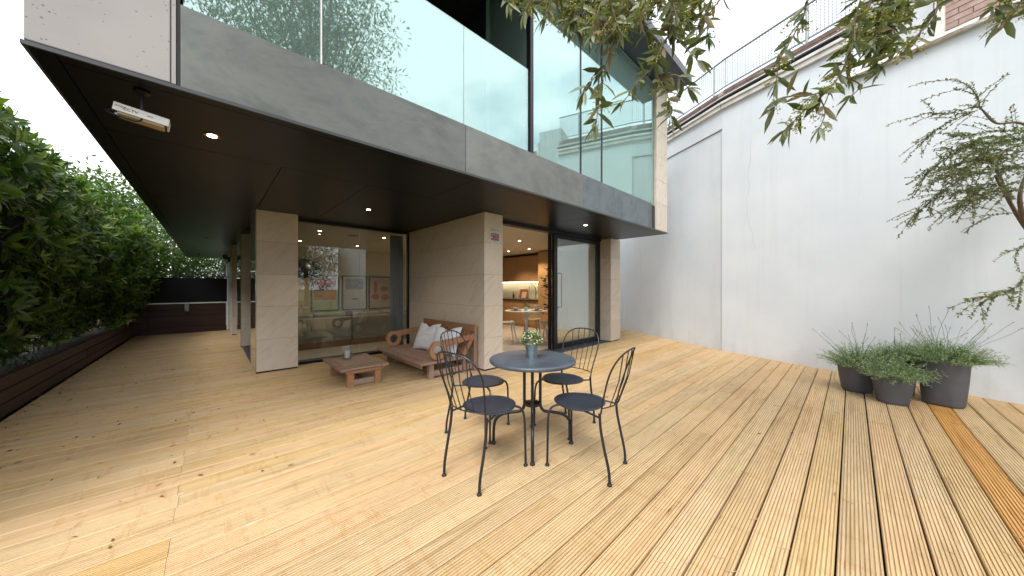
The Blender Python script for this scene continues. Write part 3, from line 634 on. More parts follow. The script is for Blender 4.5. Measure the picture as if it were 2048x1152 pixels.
# ================================================================== INTERIOR FURNITURE
sf = thing('sofa', 'long beige sofa seen from behind through the living room window', 'sofa', (2.5, 8.0, 0))
for a, b in ((.9, 2.30), (2.32, 3.75)):
    obj('back_module', MB().box(a, b, 7.66, 7.86, .13, .66), SOFA, sf, world=True, bevel=.03, seg=3, smooth=True)
    obj('seat_cushion', MB().box(a, b, 7.87, 8.55, .2, .44), SOFA, sf, world=True, bevel=.04, seg=3, smooth=True)
    for k in range(2):
        c0 = a+.04+k*(b-a-.08)/2; obj('back_cushion', MB().box(c0, c0+(b-a)/2-.06, 7.80, 8.0, .45, .735+.02*k), SOFA, sf, world=True, bevel=.07, seg=4, smooth=True)
obj('plinth', MB().box(.95, 3.7, 7.72, 8.5, .0, .128), TEAKO, sf, world=True)
def sofa_pillow(x, lab):
    t = thing('sofa_cushion', lab, 'cushion', (x, 7.95, .6)); obj('cover', MB().box(-.07, .09, -.14, -.05, -.05, .17), plain('rust_fabric', (.22, .05, .03), .9), t, bevel=.03, seg=3, smooth=True)
sofa_pillow(2.28, 'dark rust cushion on the back of the beige sofa')
def poster(x0, x1, z0, z1, lab, art):
    t = thing('framed_poster', lab, 'poster', ((x0+x1)/2, 10.43, z0)); y = 10.40
    f = .035
    mb = MB().box(x0, x1, y, y+.04, z1-f, z1).box(x0, x1, y, y+.04, z0, z0+f).box(x0, x0+f, y, y+.04, z0+f, z1-f).box(x1-f, x1, y, y+.04, z0+f, z1-f)
    obj('frame', mb, BLKM, t, world=True); obj('paper', MB().box(x0+f, x1-f, y+.02, y+.035, z0+f, z1-f), plain('poster_paper', (.42, .37, .30), .7), t, world=True)
    for nm, col, shape in art:
        mb = MB()
        for q in shape:
            cx, cz, rx, rz_ = q[:4]; n = q[4] if len(q) > 4 else 20
            X = x0+(x1-x0)*cx; Z = z0+(z1-z0)*cz; vs = [(X+rx*math.cos(2*PI*k/n+PI/n), y+.017-.0007*len(mb.v)/20, Z+rz_*math.sin(2*PI*k/n+PI/n)) for k in range(n)]
            mb.add(vs, [tuple(range(n))])
        obj(nm, mb, col, t, world=True)
inkO = plain('orange_ink', (.42, .09, .02), .7, var=.3, sc=9); inkD = plain('dark_ink', (.03, .03, .035), .7); inkR = plain('red_ink', (.38, .07, .05), .7, var=.3, sc=20); inkG = plain('grey_ink', (.15, .16, .15), .7, var=.6, sc=14)
poster(2.05, 2.78, .62, 1.66, 'framed orange abstract poster nearest the black lamp shade', [('colour_field', inkO, [(.5, .6, .40, .42, 4)]), ('dark_shape', inkD, [(.3, .62, .11, .08), (.68, .66, .12, .08), (.28, .42, .16, .03, 3)])])
poster(2.85, 3.57, .62, 1.67, 'framed poster with grey picture on top and a small black bar below', [('picture', inkG, [(.5, .75, .36, .22, 4)]), ('black_bar', inkD, [(.5, .32, .12, .03, 4)])])
poster(3.62, 4.34, .62, 1.66, 'framed poster with thin red abstract shapes on cream paper', [('red_shape', inkR, [(.3, .66, .06, .2), (.68, .62, .15, .09, 5), (.3, .38, .12, .09), (.72, .36, .13, .1)]), ('grey_line', inkG, [(.5, .84, .3, .006, 4), (.5, .24, .3, .006, 4)])])
fl_ = thing('floor_lamp', 'black floor lamp with a large drooping shade behind the living room glass', 'lamp', (1.05, 8.4, 0))
mb = MB().lathe([(.02, .22), (.10, .21), (.27, .05), (.34, -.12), (.335, -.125), (.26, .03), (.09, .19)], 28)
o = obj('shade', mb, BLKM, fl_, smooth=True); o.location = (.40, -.4, 1.70); o.rotation_euler = (R(10), R(-22), 0)
obj('stem', MB().tube(spline([(0, 0, 0), (-.05, 0, 1.2), (.05, -.1, 1.95), (.33, -.35, 1.93)]), .012, 6), BLKM, fl_, smooth=True); obj('base', MB().lathe([(.16, 0), (.16, .02)], 24), BLKM, fl_)

kt = thing('kitchen_units', 'honey coloured kitchen cupboards with lit pale splashback and dark worktop', 'kitchen', (7.9, 8, 0))
for i in range(6):
    y0 = 6.75+i*.62
    obj('base_door', MB().box(7.50, 7.52, y0+.003, y0+.617, .10, .86), KWOOD, kt, world=True)
    obj('wall_door', MB().box(7.76, 7.78, y0+.003, y0+.617, 1.50, 2.36), KWOOD, kt, world=True)
obj('base_carcass', MB().box(7.525, 8.19, 6.75, 10.4, .0, .87), KWOOD, kt, world=True); obj('wall_carcass', MB().box(7.785, 8.19, 6.75, 10.4, 1.50, 2.37), KWOOD, kt, world=True)
obj('worktop', MB().box(7.47, 8.19, 6.72, 10.4, .872, .92), KTOP, kt, world=True); obj('splashback', MB().box(8.17, 8.19, 6.75, 10.4, .92, 1.5), SPLASH, kt, world=True)
obj('tall_door', MB().box(7.44, 7.46, 6.12, 6.71, 0.0, 1.62).box(7.44, 7.46, 6.12, 6.71, 1.63, 2.40), KWOOD, kt, world=True); obj('tall_carcass', MB().box(7.465, 8.19, 6.12, 6.71, 0, 2.44), KWOOD, kt, world=True)
obj('strip_light', MB().box(8.0, 8.02, 6.9, 10.0, 1.488, 1.497), emis('strip_emitter', (1, .86, .62), 14), kt, world=True)
tp = thing('tap', 'tall chrome spring tap at the kitchen sink', 'tap', (7.95, 7.28, .92))
obj('body', MB().lathe([(.03, 0), (.03, .02), (.015, .03), (.015, .25)], 12), STEEL, tp, smooth=True); obj('spout', MB().tube(spline([(0, 0, .25), (-.02, .02, .42), (-.12, .06, .48), (-.2, .1, .40), (-.2, .1, .28)]), .012, 8), STEEL, tp, smooth=True)
cb = thing('chopping_boards', 'red brown chopping boards leaning on the kitchen splashback', 'chopping board', (8.0, 7.9, .92))
obj('board', MB().obox((.06, .05, .17), (.02, .40, .32), Matrix.Rotation(R(12), 3, 'Y')), plain('red_wood', (.30, .08, .03), .5), cb, bevel=.01); obj('board', MB().obox((.02, .0, .12), (.015, .22, .22), Matrix.Rotation(R(14), 3, 'Y')), plain('pale_ceramic', (.5, .42, .3), .5), cb, bevel=.01)
kb = thing('kitchen_bottle', 'dark bottle beside the chopping boards on the kitchen worktop', 'bottle', (7.85, 8.25, .92)); obj('glass', MB().lathe([(.035, 0), (.035, .14), (.012, .18), (.012, .24)], 14), plain('dark_bottle', (.04, .015, .01), .2), kb, smooth=True)
dt = thing('dining_table', 'white round pedestal dining table just inside the open door', 'table', (5.62, 5.45, .012))
obj('top', MB().lathe([(.001, .70), (.44, .705), (.53, .722), (.53, .73), (.001, .731)], 40), WHITEM, dt, smooth=True); obj('pedestal', MB().lathe([(.26, 0), (.24, .015), (.10, .05), (.04, .15), (.032, .35), (.05, .58), (.14, .70)], 28), WHITEM, dt, smooth=True)
def dchair(loc, rz, lab, mat):
    t = thing('dining_chair', lab, 'chair', loc, rz, 'moulded dining chairs round the white table')
    mb = MB(); vs = []; nu, nv = 9, 12
    for j in range(nv):
        v = j/(nv-1)
        for i in range(nu):
            u = i/(nu-1)*2-1
            if v < .5: x = .22-.44*(v/.5); z = .45-.02*math.sin(v*2*PI)+.03*u*u; wd = .22
            else: q = (v-.5)/.5; x = -.22-.10*q; z = .45+.36*q; wd = .22*(1-.28*q*q); x += .07*u*u
            vs.append((x, u*wd, z))
    mb.add(vs, [(j*nu+i, j*nu+i+1, (j+1)*nu+i+1, (j+1)*nu+i) for j in range(nv-1) for i in range(nu-1)])
    o = obj('shell', mb, mat, t, smooth=True); md = o.modifiers.new('t', 'SOLIDIFY'); md.thickness = .012; md2 = o.modifiers.new('s', 'SUBSURF'); md2.levels = 1; md2.render_levels = 1
    for sx, sy in ((1, 1), (1, -1), (-1, 1), (-1, -1)): obj('leg', MB().tube([(.13*sx, .13*sy, .43), (.20*sx, .19*sy, 0)], [.022, .012], 8), mat, t, smooth=True)
obj('x', MB(), None) if False else None
BEIGEP = plain('beige_plastic', (.42, .30, .20), .45)
dchair((5.22, 5.72, .012), R(-30), 'white moulded chair at the left of the white dining table', PLASTIC)
dchair((5.85, 4.95, .012), R(112), 'white moulded chair at the right of the white dining table by the door frame', PLASTIC)
dchair((6.25, 5.85, .012), R(210), 'beige moulded chair on the far side of the white dining table', BEIGEP)
for (x, y, lb) in ((5.42, 5.62, 'left'), (5.72, 5.20, 'right')):
    t = thing('place_setting', 'dark plate on the %s half of the white dining table' % lb, 'plate', (x, y, .743)); obj('plate', MB().lathe([(.06, 0), (.14, .008), (.145, .012), (.001, .006)], 28), plain('dark_plate', (.05, .03, .02), .4), t, smooth=True)
    t = thing('bowl', 'white bowl on the dark plate on the %s half of the dining table' % lb, 'bowl', (x, y, .755)); obj('bowl_body', MB().lathe([(.03, 0), (.05, .01), (.075, .05), (.072, .05), (.04, .015)], 24), WHITEM, t, smooth=True)
t = thing('table_plant', 'small potted plant in the middle of the dining table', 'plant', (5.60, 5.45, .743)); obj('pot', MB().lathe([(.04, 0), (.05, .09)], 16), BLIND, t, smooth=True)
lv = Leaves(T_COARSE)
for i in range(130):
    d = rv().normalized(); d.z = abs(d.z); lv.add(Vector((0, 0, .09))+d*rnd.uniform(.02, .12), d+rv(.5), rv(), .04, .015, rnd.random())
lv.build('leaf', FLOW, t, kind=None, mass_name='foliage', local=True)
hp = thing('houseplant', 'dark leafy houseplant half hidden behind the sliding door frame', 'plant', (6.2, 5.15, .012))
obj('pot', MB().lathe([(.12, 0), (.16, .28)], 20), WHITEM, hp, smooth=True); obj('stem', MB().tube([(0, 0, .2), (.02, .01, 1.0), (-.02, .02, 1.7)], .012, 6), TWIGM, hp)
lv = Leaves()
for i in range(260):
    z = rnd.choice([.75, 1.1, 1.35, 1.55, 1.75])+rnd.gauss(0, .07); a = rnd.uniform(0, 2*PI); q = Vector((math.cos(a), math.sin(a), rnd.uniform(-.3, .4)))
    p = Vector((0, 0, z))+q*rnd.uniform(.03, .22); lv.add(p, q+rv(.2), Vector((0, 0, 1))+rv(.3), .10, .06, rnd.random())
lv.build('leaf', HOUSEP, hp, kind=None, mass_name='foliage', local=True)
gp = thing('grey_picture', 'plain grey picture on the wall seen through the sliding door', 'picture', (7.95, 4.44, 1.3)); obj('canvas', MB().box(7.45, 7.85, 4.43, 4.45, 1.0, 1.9), plain('grey_canvas', (.25, .25, .26), .8), gp, world=True)
ul = thing('round_lamp', 'black round lamp behind the upstairs green glass', 'lamp', (3.35, 3.45, 2.99)); obj('globe', MB().lathe([(.001, .95), (.13, .98), (.22, 1.1), (.24, 1.25), (.2, 1.4), (.1, 1.5), (.001, 1.52)], 24), BLKM, ul, smooth=True); obj('foot', MB().lathe([(.12, 0), (.12, .02), (.02, .04), (.02, .97)], 16), BLKM, ul, smooth=True)

# ================================================================== TEAK BENCH AND LOW TABLE
bn = thing('bench', 'low teak garden bench with ring shaped arm fronts against the stone wall', 'bench', (2.55, 4.8, 0))
def B(name, mb, mat=TEAK, **k): return obj(name, mb, mat, bn, world=True, bevel=k.pop('bevel', .005), seg=2, **k)
ST = .262
for i in range(7):
    x0 = 2.10+i*.10; B('seat_slat', MB().box(x0, x0+.094, 4.06, 5.54, ST-.028, ST))
B('seat_end', MB().box(2.10, 2.80, 3.985, 4.055, ST-.034, ST+.001)); B('seat_end', MB().box(2.10, 2.80, 5.545, 5.615, ST-.034, ST+.001))
B('seat_front', MB().box(2.085, 2.099, 3.99, 5.61, ST-.040, ST-.002)); B('apron', MB().box(2.14, 2.16, 4.12, 5.50, ST-.11, ST-.036))
for y in (4.06, 5.47):
    B('leg', MB().box(2.236, 2.31, y, y+.08, 0, ST-.036)); B('leg', MB().box(2.80, 2.87, y, y+.08, 0, ST-.036))
    B('side_rail', MB().box(2.312, 2.798, y+.015, y+.06, .03, .115)); B('side_rail', MB().box(2.872, 2.985, y+.015, y+.06, .03, .115))
    B('back_post', MB().box(2.99, 3.055, y-.03, y+.05, 0, .70))
def arm(y0, y1, mat):
    cx_, cz, ro, ri = 2.355, ST+.135, .132, .072; mb = MB(); n = 36; vs = []
    for k in range(n):
        a = 2*PI*k/n
        for rr in (ro, ri):
            for y in (y0, y1): vs.append((cx_+rr*math.cos(a), y, cz+rr*math.sin(a)))
    fs = []
    for k in range(n):
        a = k*4; b = ((k+1) % n)*4; fs += [(a, a+1, b+1, b), (a+2, b+2, b+3, a+3), (a, b, b+2, a+2), (a+1, a+3, b+3, b+1)]
    mb.add(vs, fs); B('arm_ring', mb, mat, bevel=.003)
    zt = cz+ro
    poly = [(cx_+.03, zt-.003), (2.94, zt+.045), (2.985, zt+.045), (2.985, zt-.03), (cx_+.125, zt-.088)]
    mb = MB(); n = len(poly); e = .003; mb.add([(x, y0+e, z) for x, z in poly]+[(x, y1-e, z) for x, z in poly], [tuple(range(n))[::-1], tuple(range(n, 2*n))]+[(i, (i+1) % n, n+(i+1) % n, n+i) for i in range(n)]); B('arm_bar', mb, mat, bevel=.003)
    B('arm_brace', MB().bar((2.955, (y0+y1)/2, zt-.02), (2.80, (y0+y1)/2, ST+.01), y1-y0-.012, .055, up=(0, 1, 0)) if False else MB().bar((2.955, (y0+y1)/2, zt-.02), (2.80, (y0+y1)/2, ST+.01), y1-y0-.012, .055), mat)
arm(4.02, 4.075, TEAKO); arm(5.525, 5.58, TEAKO)
B('top_rail', MB().bar((2.985, 3.985, .665), (2.985, 5.615, .665), .035, .095), TEAKO)
B('lower_rail', MB().box(2.82, 2.85, 4.12, 5.48, ST+.01, ST+.06), TEAKO)
for i in range(24):
    y = 4.12+i*.0585; B('back_slat', MB().bar((2.835, y, ST+.055), (2.975, y, .625), .014, .030, up=(0, 1, 0)), TEAKO, bevel=0)
ct = thing('coffee_table', 'low square teak table with slatted top on the deck before the stone pillar window', 'table', (1.5, 4.85, 0))
def T(name, mb, mat=TEAK): return obj(name, mb, mat, ct, world=True, bevel=.004, seg=2)
tz = .252
for i in range(8):
    y0 = 4.415+i*.1115; T('top_slat', MB().box(1.285, 1.715, y0, y0+.105, tz-.026, tz))
T('end_board', MB().box(1.195, 1.282, 4.405, 5.31, tz-.032, tz+.001)); T('end_board', MB().box(1.718, 1.805, 4.405, 5.31, tz-.032, tz+.001))
T('apron', MB().box(1.26, 1.74, 4.425, 4.445, tz-.075, tz-.033), TEAKO); T('apron', MB().box(1.26, 1.74, 5.27, 5.29, tz-.075, tz-.033), TEAKO)
for x in (1.285, 1.63):
    for y in (4.447, 5.19): T('leg', MB().box(x, x+.08, y, y+.075, 0, tz-.034), TEAKO)
    T('side_apron', MB().box(x+.02, x+.04, 4.525, 5.187, tz-.11, tz-.034))
for y in (4.46, 5.205): T('stretcher', MB().box(1.367, 1.628, y, y+.04, .015, .085))
T('long_rail', MB().box(1.48, 1.52, 4.502, 5.203, .02, .075))
cn = thing('candle_holder', 'clear glass candle holder with white candle on the low teak table', 'candle holder', (1.457, 5.06, tz), R(20))
obj('glass', MB().lathe([(.046, 0), (.05, .004), (.066, .185), (.060, .186), (.045, .02), (.001, .018)], 32, sq=6), GLASSG, cn, smooth=True)
obj('candle', MB().lathe([(.034, .02), (.036, .025), (.036, .118), (.030, .122), (.001, .118)], 24), NT('wax').val((.78, .80, .80), .5, Subsurface_Weight=.3).m, cn, smooth=True)
obj('wick', MB().tube([(0, 0, .118), (.002, 0, .13)], .0015, 5), BLKM, cn)
def pillow(loc, rot, lab, sz=(.47, .47), seed=1):
    t = thing('cushion', lab, 'cushion', loc); n = 26; mb = MB(); vs = []
    for side in (1, -1):
        for j in range(n+1):
            for i in range(n+1):
                u = i/n*2-1; v = j/n*2-1
                f = max(0, (1-abs(u)**2.6))**.55*max(0, (1-abs(v)**2.6))**.55
                pin = 1-.07*(1-abs(u)**2)*(abs(v)**4) ; pin2 = 1-.07*(1-abs(v)**2)*(abs(u)**4)
                x = u*sz[0]/2*pin2; y = v*sz[1]/2*pin
                if v > 0: y -= .055*v*v*math.exp(-(u*3.1)**2)
                th = side*.075*f*(1-.35*math.exp(-((u*2.2)**2+((v-.75)*2)**2)))
                th += .010*f*mnoise.fractal(Vector((u*1.4+seed, v*4.5, side*2.0)), 1, 2, 4)
                vs.append((x, y, th))
    N = n+1; fs = []
    for s_ in range(2):
        o_ = s_*N*N
        for j in range(n):
            for i in range(n):
                q = (o_+j*N+i, o_+j*N+i+1, o_+(j+1)*N+i+1, o_+(j+1)*N+i); fs.append(q if s_ == 0 else q[::-1])
    mb.add(vs, fs); o = obj('cover', mb, CLOTH, t, smooth=True, ang=80); o.rotation_euler = rot
    return t
# leaning: local z is the pillow's thickness, local y its height
pillow((2.66, 4.92, ST+.215), (R(64), 0, R(-74)), 'white cushion on the teak bench, the one further from the dark chairs', seed=1)
pillow((2.68, 4.36, ST+.205), (R(62), 0, R(-62)), 'white cushion behind the ring shaped arm at the near end of the bench', seed=5)

# ================================================================== BISTRO TABLE AND CHAIRS
bt = thing('bistro_table', 'round dark metal bistro table on four tube legs', 'table', (1.942, 1.815, 0))
obj('top', MB().lathe([(.001, .690), (.335, .690), (.338, .682), (.348, .680), (.355, .688), (.355, .702), (.349, .709), (.337, .711), (.001, .7115)], 72), IRONT, bt, smooth=True, ang=50)
for sx, sy in ((-1, -1), (-1, 1), (1, -1), (1, 1)):
    a = math.atan2(sy*.235, sx*.25); dx, dy = math.cos(a), math.sin(a)
    pts = spline([(dx*.066, dy*.066, .688), (dx*.066, dy*.066, .40), (dx*.068, dy*.068, .315), (dx*.10, dy*.10, .272), (dx*.17, dy*.17, .262), (dx*.25, dy*.25, .245), (dx*.30, dy*.30, .205), (dx*.318, dy*.318, .14), (dx*.322, dy*.322, .008)], 5)
    lg = obj('leg', MB().tube(pts, .0125, 10), IRON, bt, smooth=True)
    obj('foot', MB().lathe([(.019, 0), (.019, .012), (.014, .02)], 12, (dx*.322, dy*.322, 0)), IRON, lg, smooth=True)
obj('hub', MB().lathe([(.02, .315), (.062, .32), (.065, .345), (.03, .355)], 20), IRON, bt, smooth=True)
obj('collar', MB().lathe([(.055, .66), (.09, .68), (.09, .689)], 20), IRON, bt, smooth=True)

def chair_proto():
    t = thing('chair', '', 'chair', group='dark metal bistro chairs')
    prof = []
    mb = MB(); n = 48; rings = [(0, -.010), (.5, -.008), (.85, -.003), (.97, .0), (1.0, -.004), (.985, -.010), (.85, -.013), (0, -.018)]; vs = []
    for q, z in rings:
        for k in range(n):
            a = 2*PI*k/n; rr = .188*(1+.05*math.cos(a)+.035*math.cos(3*a)); vs.append((q*rr*math.cos(a)-.008, q*rr*1.03*math.sin(a), .452+z))
    mb.add(vs, [(i*n+k, i*n+(k+1) % n, (i+1)*n+(k+1) % n, (i+1)*n+k) for i in range(len(rings)-1) for k in range(n)])
    obj('seat', mb, IRONS, t, smooth=True, ang=60)
    for sy in (1, -1):
        lg = obj('leg', MB().tube(spline([(.02, .10*sy, .437), (.10, .125*sy, .436), (.148, .165*sy, .415), (.162, .187*sy, .36), (.163, .195*sy, .25), (.165, .2*sy, .008)], 5), .0085, 8), IRON, t, smooth=True)
        obj('foot', MB().lathe([(.0165, 0), (.0165, .008), (.0105, .016)], 12, (.165, .2*sy, 0)), IRON, lg, smooth=True)
        lg = obj('leg', MB().tube(spline([(-.283, .167*sy, .008), (-.276, .168*sy, .10), (-.245, .17*sy, .24), (-.222, .168*sy, .36), (-.215, .166*sy, .455)], 5), .0095, 8), IRON, t, smooth=True)
        obj('foot', MB().lathe([(.0165, 0), (.0165, .008), (.0105, .016)], 12, (-.283, .167*sy, 0)), IRON, lg, smooth=True)
        obj('seat_bracket', MB().tube([(-.04, .12*sy, .436), (-.13, .15*sy, .436), (-.222, .167*sy, .425)], .007, 6), IRON, t, smooth=True)
    def hx(z, y): return -.215-.135*((z-.455)/.42)**1.25-.028*(1-(y/.2)**2)
    hoop = []
    for sy, sg in ((1, 1),):
        pass
    side = [(.166, .455), (.168, .50), (.180, .58), (.196, .67), (.201, .74), (.188, .80), (.150, .848), (.085, .874), (0, .881)]
    pts = [(hx(z, y), y, z) for y, z in side]; pts += [(hx(z, y), -y, z) for y, z in side[-2::-1]]
    obj('back_hoop', MB().tube(spline(pts, 4), .0058, 8), IRON, t, smooth=True)
    zb = .495; cb_ = [(hx(zb, y)-.030*(1-(y/.168)**2), y, zb-.004) for y in (.168, .12, .06, 0, -.06, -.12, -.168)]
    obj('cross_bar', MB().tube(spline(cb_, 3), .0042, 6), IRON, t, smooth=True)
    for k in (-2, -1, 0, 1, 2):
        yb = k*.050; yt = k*.064; zt = .881-.012*abs(k)**1.35*1.0 if k else .881; zt = {0: .879, 1: .873, 2: .853}[abs(k)]
        xb = hx(zb, yb)-.030*(1-(yb/.168)**2)
        obj('rod', MB().tube([(xb, yb, zb), ((xb+hx(zt, yt))/2-.016, (yb+yt)/2, (zb+zt)/2), (hx(zt, yt), yt, zt)], .0036, 6), IRON, t, smooth=True)
    return t
c0 = chair_proto()
spots = [(1.473, 1.796, 8.5, 'dark metal chair nearest the viewer on the left of the bistro table'), (2.008, 1.391, 100.5, 'dark metal chair in front right of the bistro table, with scuffed seat'),
         (1.80, 2.292, -65, 'dark metal chair between the bistro table and the teak bench'), (2.385, 1.85, 181, 'dark metal chair on the far right of the table, before the sliding door')]
for i, (x, y, a, lb) in enumerate(spots):
    o = c0 if i == 0 else copy_tree(c0)
    o.location = (x, y, 0); o.rotation_euler = (0, 0, R(a)); o['label'] = lb

# zinc bucket with small flowers
bk = thing('flower_bucket', 'small zinc bucket with white flowered plant on the bistro table', 'flower pot', (1.955, 1.835, .7116))
obj('bucket', MB().lathe([(.001, .0), (.042, .0), (.0425, .004), (.045, .030), (.0465, .032), (.0463, .036), (.049, .066), (.0505, .068), (.0503, .072), (.053, .098), (.0555, .101), (.0555, .104), (.052, .104), (.050, .085), (.001, .083)], 40), ZBUCK, bk, smooth=True, ang=30)
lv = Leaves(); pt = Leaves()
for i in range(1000):
    d = rv().normalized(); 
    if d.z < -.25: continue
    rr = rnd.uniform(.35, 1)**.5; p = Vector((0, 0, .135))+Vector((d.x*.088, d.y*.088, d.z*.078))*rr
    lv.add(p, d+rv(.5), Vector((0, 0, 1))+rv(.4), rnd.uniform(.014, .022), .009, rnd.random())
for i in range(130):
    d = rv().normalized()
    if d.z < -.2: continue
    p = Vector((0, 0, .135))+Vector((d.x*.094, d.y*.094, d.z*.086))*rnd.uniform(.86, 1.05)
    for k in range(9): pt.add(p, d*.6+rv(.8), d+rv(.3), .009, .008, rnd.random())
lv.build('foliage', FLOW, bk, kind='stuff', local=True); pt.build('flowers', PETAL, bk, kind='stuff', local=True)

# ================================================================== GREY POTS WITH LAVENDER
def pot(x, y, r0, r1, h, rot, lab, seed, nb, droop=1.0, stalks=14, spread=1.0):
    t = thing('planted_pot', lab, 'plant pot', (x, y, 0)); rr = random.Random(seed)
    obj('pot', MB().lathe([(.001, 0), (r0*.93, 0), (r0, .010), (r0*1.03, .03), (r0+(r1-r0)*.6, h*.5), (r1, h-.012), (r1, h-.002), (r1-.006, h), (r1-.014, h-.003), (r1-.017, h-.04), (.001, h-.045)], 56, sq=2.7, rot=rot), GREYPOT, t, smooth=True, ang=35)
    obj('soil', MB().lathe([(.001, h-.05), (r1*.92, h-.05), (r1*.9, h-.036), (.001, h-.03)], 24, sq=2.7, rot=rot), SOIL, t, smooth=True)
    lv = Leaves(T_COARSE); fl = Leaves(T_COARSE); mb = MB()
    def g(s): return rr.gauss(0, s)
    for i in range(nb):
        a = rr.uniform(0, 2*PI); q = rr.random()**.5; b = Vector((math.cos(a)*q*r1*.85, math.sin(a)*q*r1*.85, h-.04))
        out = Vector((math.cos(a), math.sin(a), 0))*(.2+.75*q)*spread + Vector((0, 0, 1.1)); out += Vector((g(.35), g(.35), g(.15))); out.normalize()
        L = rr.uniform(.12, .30); pts = [b]; d = out.copy(); n = 6
        for k in range(n): d = (d+Vector((g(.12), g(.12), -.11*droop*q))).normalized(); pts.append(pts[-1]+d*L/n)
        mb.tube(pts, .0012, 3, False)
        for k in range(1, n+1):
            for m_ in range(5):
                dd = (d*.5+Vector((g(.7), g(.7), g(.6)+.1))).normalized(); lv.add(pts[k], dd, Vector((g(1), g(1), 1)), rr.uniform(.02, .046), .0042, rr.random())
    for i in range(stalks):
        a = rr.uniform(0, 2*PI); out = Vector((math.cos(a)*rr.uniform(.1, 1.1), math.sin(a)*rr.uniform(.1, 1.1), 1)).normalized(); p = Vector((out.x*.08, out.y*.08, h)); pts = [p]; d = out; L = rr.uniform(.30, .62)
        for k in range(7): d = (d+Vector((g(.08), g(.08), g(.05)))).normalized(); pts.append(pts[-1]+d*L/7)
        mb.tube(pts, .0014, 4, False); e = pts[-1]
        for k in range(10): fl.add(e-d*rr.uniform(0, .035), d*.4+Vector((g(.5), g(.5), g(.5))), Vector((g(1), g(1), 1)), .010, .006, .3+.3*rr.random())
        if rr.random() < .6:
            for k in range(5): fl.add(pts[4]+Vector((g(.004), g(.004), g(.01))), d+Vector((g(.6), g(.6), g(.5))), Vector((g(1), g(1), 1)), .016, .004, rr.random())
    obj('stems', mb, TWIGM if False else plain('green_stem', (.10, .13, .07), .7), t, kind='stuff')
    lv.build('foliage', LAV, t, kind='stuff', local=True); fl.build('flower_heads', LAV, t, kind='stuff', local=True)
    return t
pot(5.60, -.315, .118, .158, .300, R(10), 'low dark grey pot at the front of the group of lavender pots', 1, 260, 1.3, 6, 1.1)
pot(5.915, -.045, .125, .165, .335, R(30), 'low dark grey pot at the left of the group against the white wall', 2, 300, 1.1, 13)
pot(5.93, -.70, .145, .182, .500, R(-12), 'tallest dark grey pot at the right of the group with trailing lavender', 3, 420, 1.0, 26, 1.25)
pot(6.20, -.40, .12, .15, .40, R(0), 'dark grey pot hidden behind the three other lavender pots', 4, 260, .9, 8)

# ================================================================== HEDGE ON THE PLANTER
hg = thing('hedge', 'tall dense hedge of long glossy green leaves growing in the raised planter', 'hedge', (-2.2, 7.5, .33))
lv = Leaves(); rr = random.Random(11)
def hprof(y, t_):
    """t_ 0 at the foot of the front, 0.7 at the top edge, 1 at the back of the top"""
    top = 3.28+.6*max(0, min(1, (8.5-y)/3))+.22*mnoise.noise(Vector((y*.55, 0, 5)))+.12*mnoise.noise(Vector((y*1.7, 4, 5)))-.25*max(0, (y-11)/2.5)
    if t_ < .7:
        q = t_/.7; z = .42+(top-.42)*q; x = -1.86+.42*max(0, (y-9.5)/4)+.52*math.sin(PI*min(1, q*1.05)*.86)-.30*max(0, q-.75)*4*.6
        nx, nz = 1, -.35+1.1*q*q
    else:
        q = (t_-.7)/.3; x = -2.05-1.6*q; z = top+.10*math.sin(PI*q); nx, nz = .25, 1
    b = .16*mnoise.noise(Vector((y*1.1, z*1.3, x)))+.10*mnoise.noise(Vector((y*2.6, z*2.6, x*2)))
    n = Vector((nx, 0, nz)).normalized(); return Vector((x, y, z))+n*b, n
def cluster(lv, c, ax, nl, L, W, tone, rr, spread=1.0):
    ax = ax.normalized(); u = ax.cross(Vector((0, .3, 1))).normalized(); v = ax.cross(u); ph = rr.uniform(0, 6)
    for k in range(nl):
        a = ph+2*PI*k/nl+rr.gauss(0, .25); d = (u*math.cos(a)+v*math.sin(a))*spread+ax*rr.uniform(.25, .8)+Vector((0, 0, -.22)); lv.add(c+ax*rr.uniform(-.03, .02), d, ax+Vector((0, 0, .6)), L*rr.uniform(.7, 1.15), W*rr.uniform(.8, 1.15), min(.999, max(0, rr.gauss(tone, .13))))
for i in range(3300):
    y = rr.uniform(2.6, 13.4); t_ = rr.random()
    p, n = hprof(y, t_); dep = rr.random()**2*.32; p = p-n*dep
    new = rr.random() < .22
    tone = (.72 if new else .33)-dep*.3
    ax = (n+Vector((rr.gauss(0, .4), rr.gauss(0, .5), rr.gauss(.15, .35)))).normalized()
    if n.z > .8: ax = (ax+Vector((rr.gauss(0, .3), rr.gauss(0, .3), .7))).normalized(); p = p+ax*rr.random()**3*.22
    sz = rr.uniform(.75, 1.25); cluster(lv, p, ax, rr.choice((4, 5, 6, 7, 8)), .152*sz, .048*sz, tone+rr.gauss(0, .08), rr)
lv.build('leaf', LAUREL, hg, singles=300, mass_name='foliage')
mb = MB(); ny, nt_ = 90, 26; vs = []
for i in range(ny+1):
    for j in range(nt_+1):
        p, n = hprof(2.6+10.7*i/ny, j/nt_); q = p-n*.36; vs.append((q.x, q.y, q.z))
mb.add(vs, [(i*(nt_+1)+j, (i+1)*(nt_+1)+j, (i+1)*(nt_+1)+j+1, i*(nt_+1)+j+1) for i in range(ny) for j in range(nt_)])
obj('dark_core', mb, plain('shade_dark_core', (.012, .02, .009), .9, var=.6, sc=26, bump=1.0), hg, world=True)  # filler shell inside the hedge, shade between the leaves put into its colour
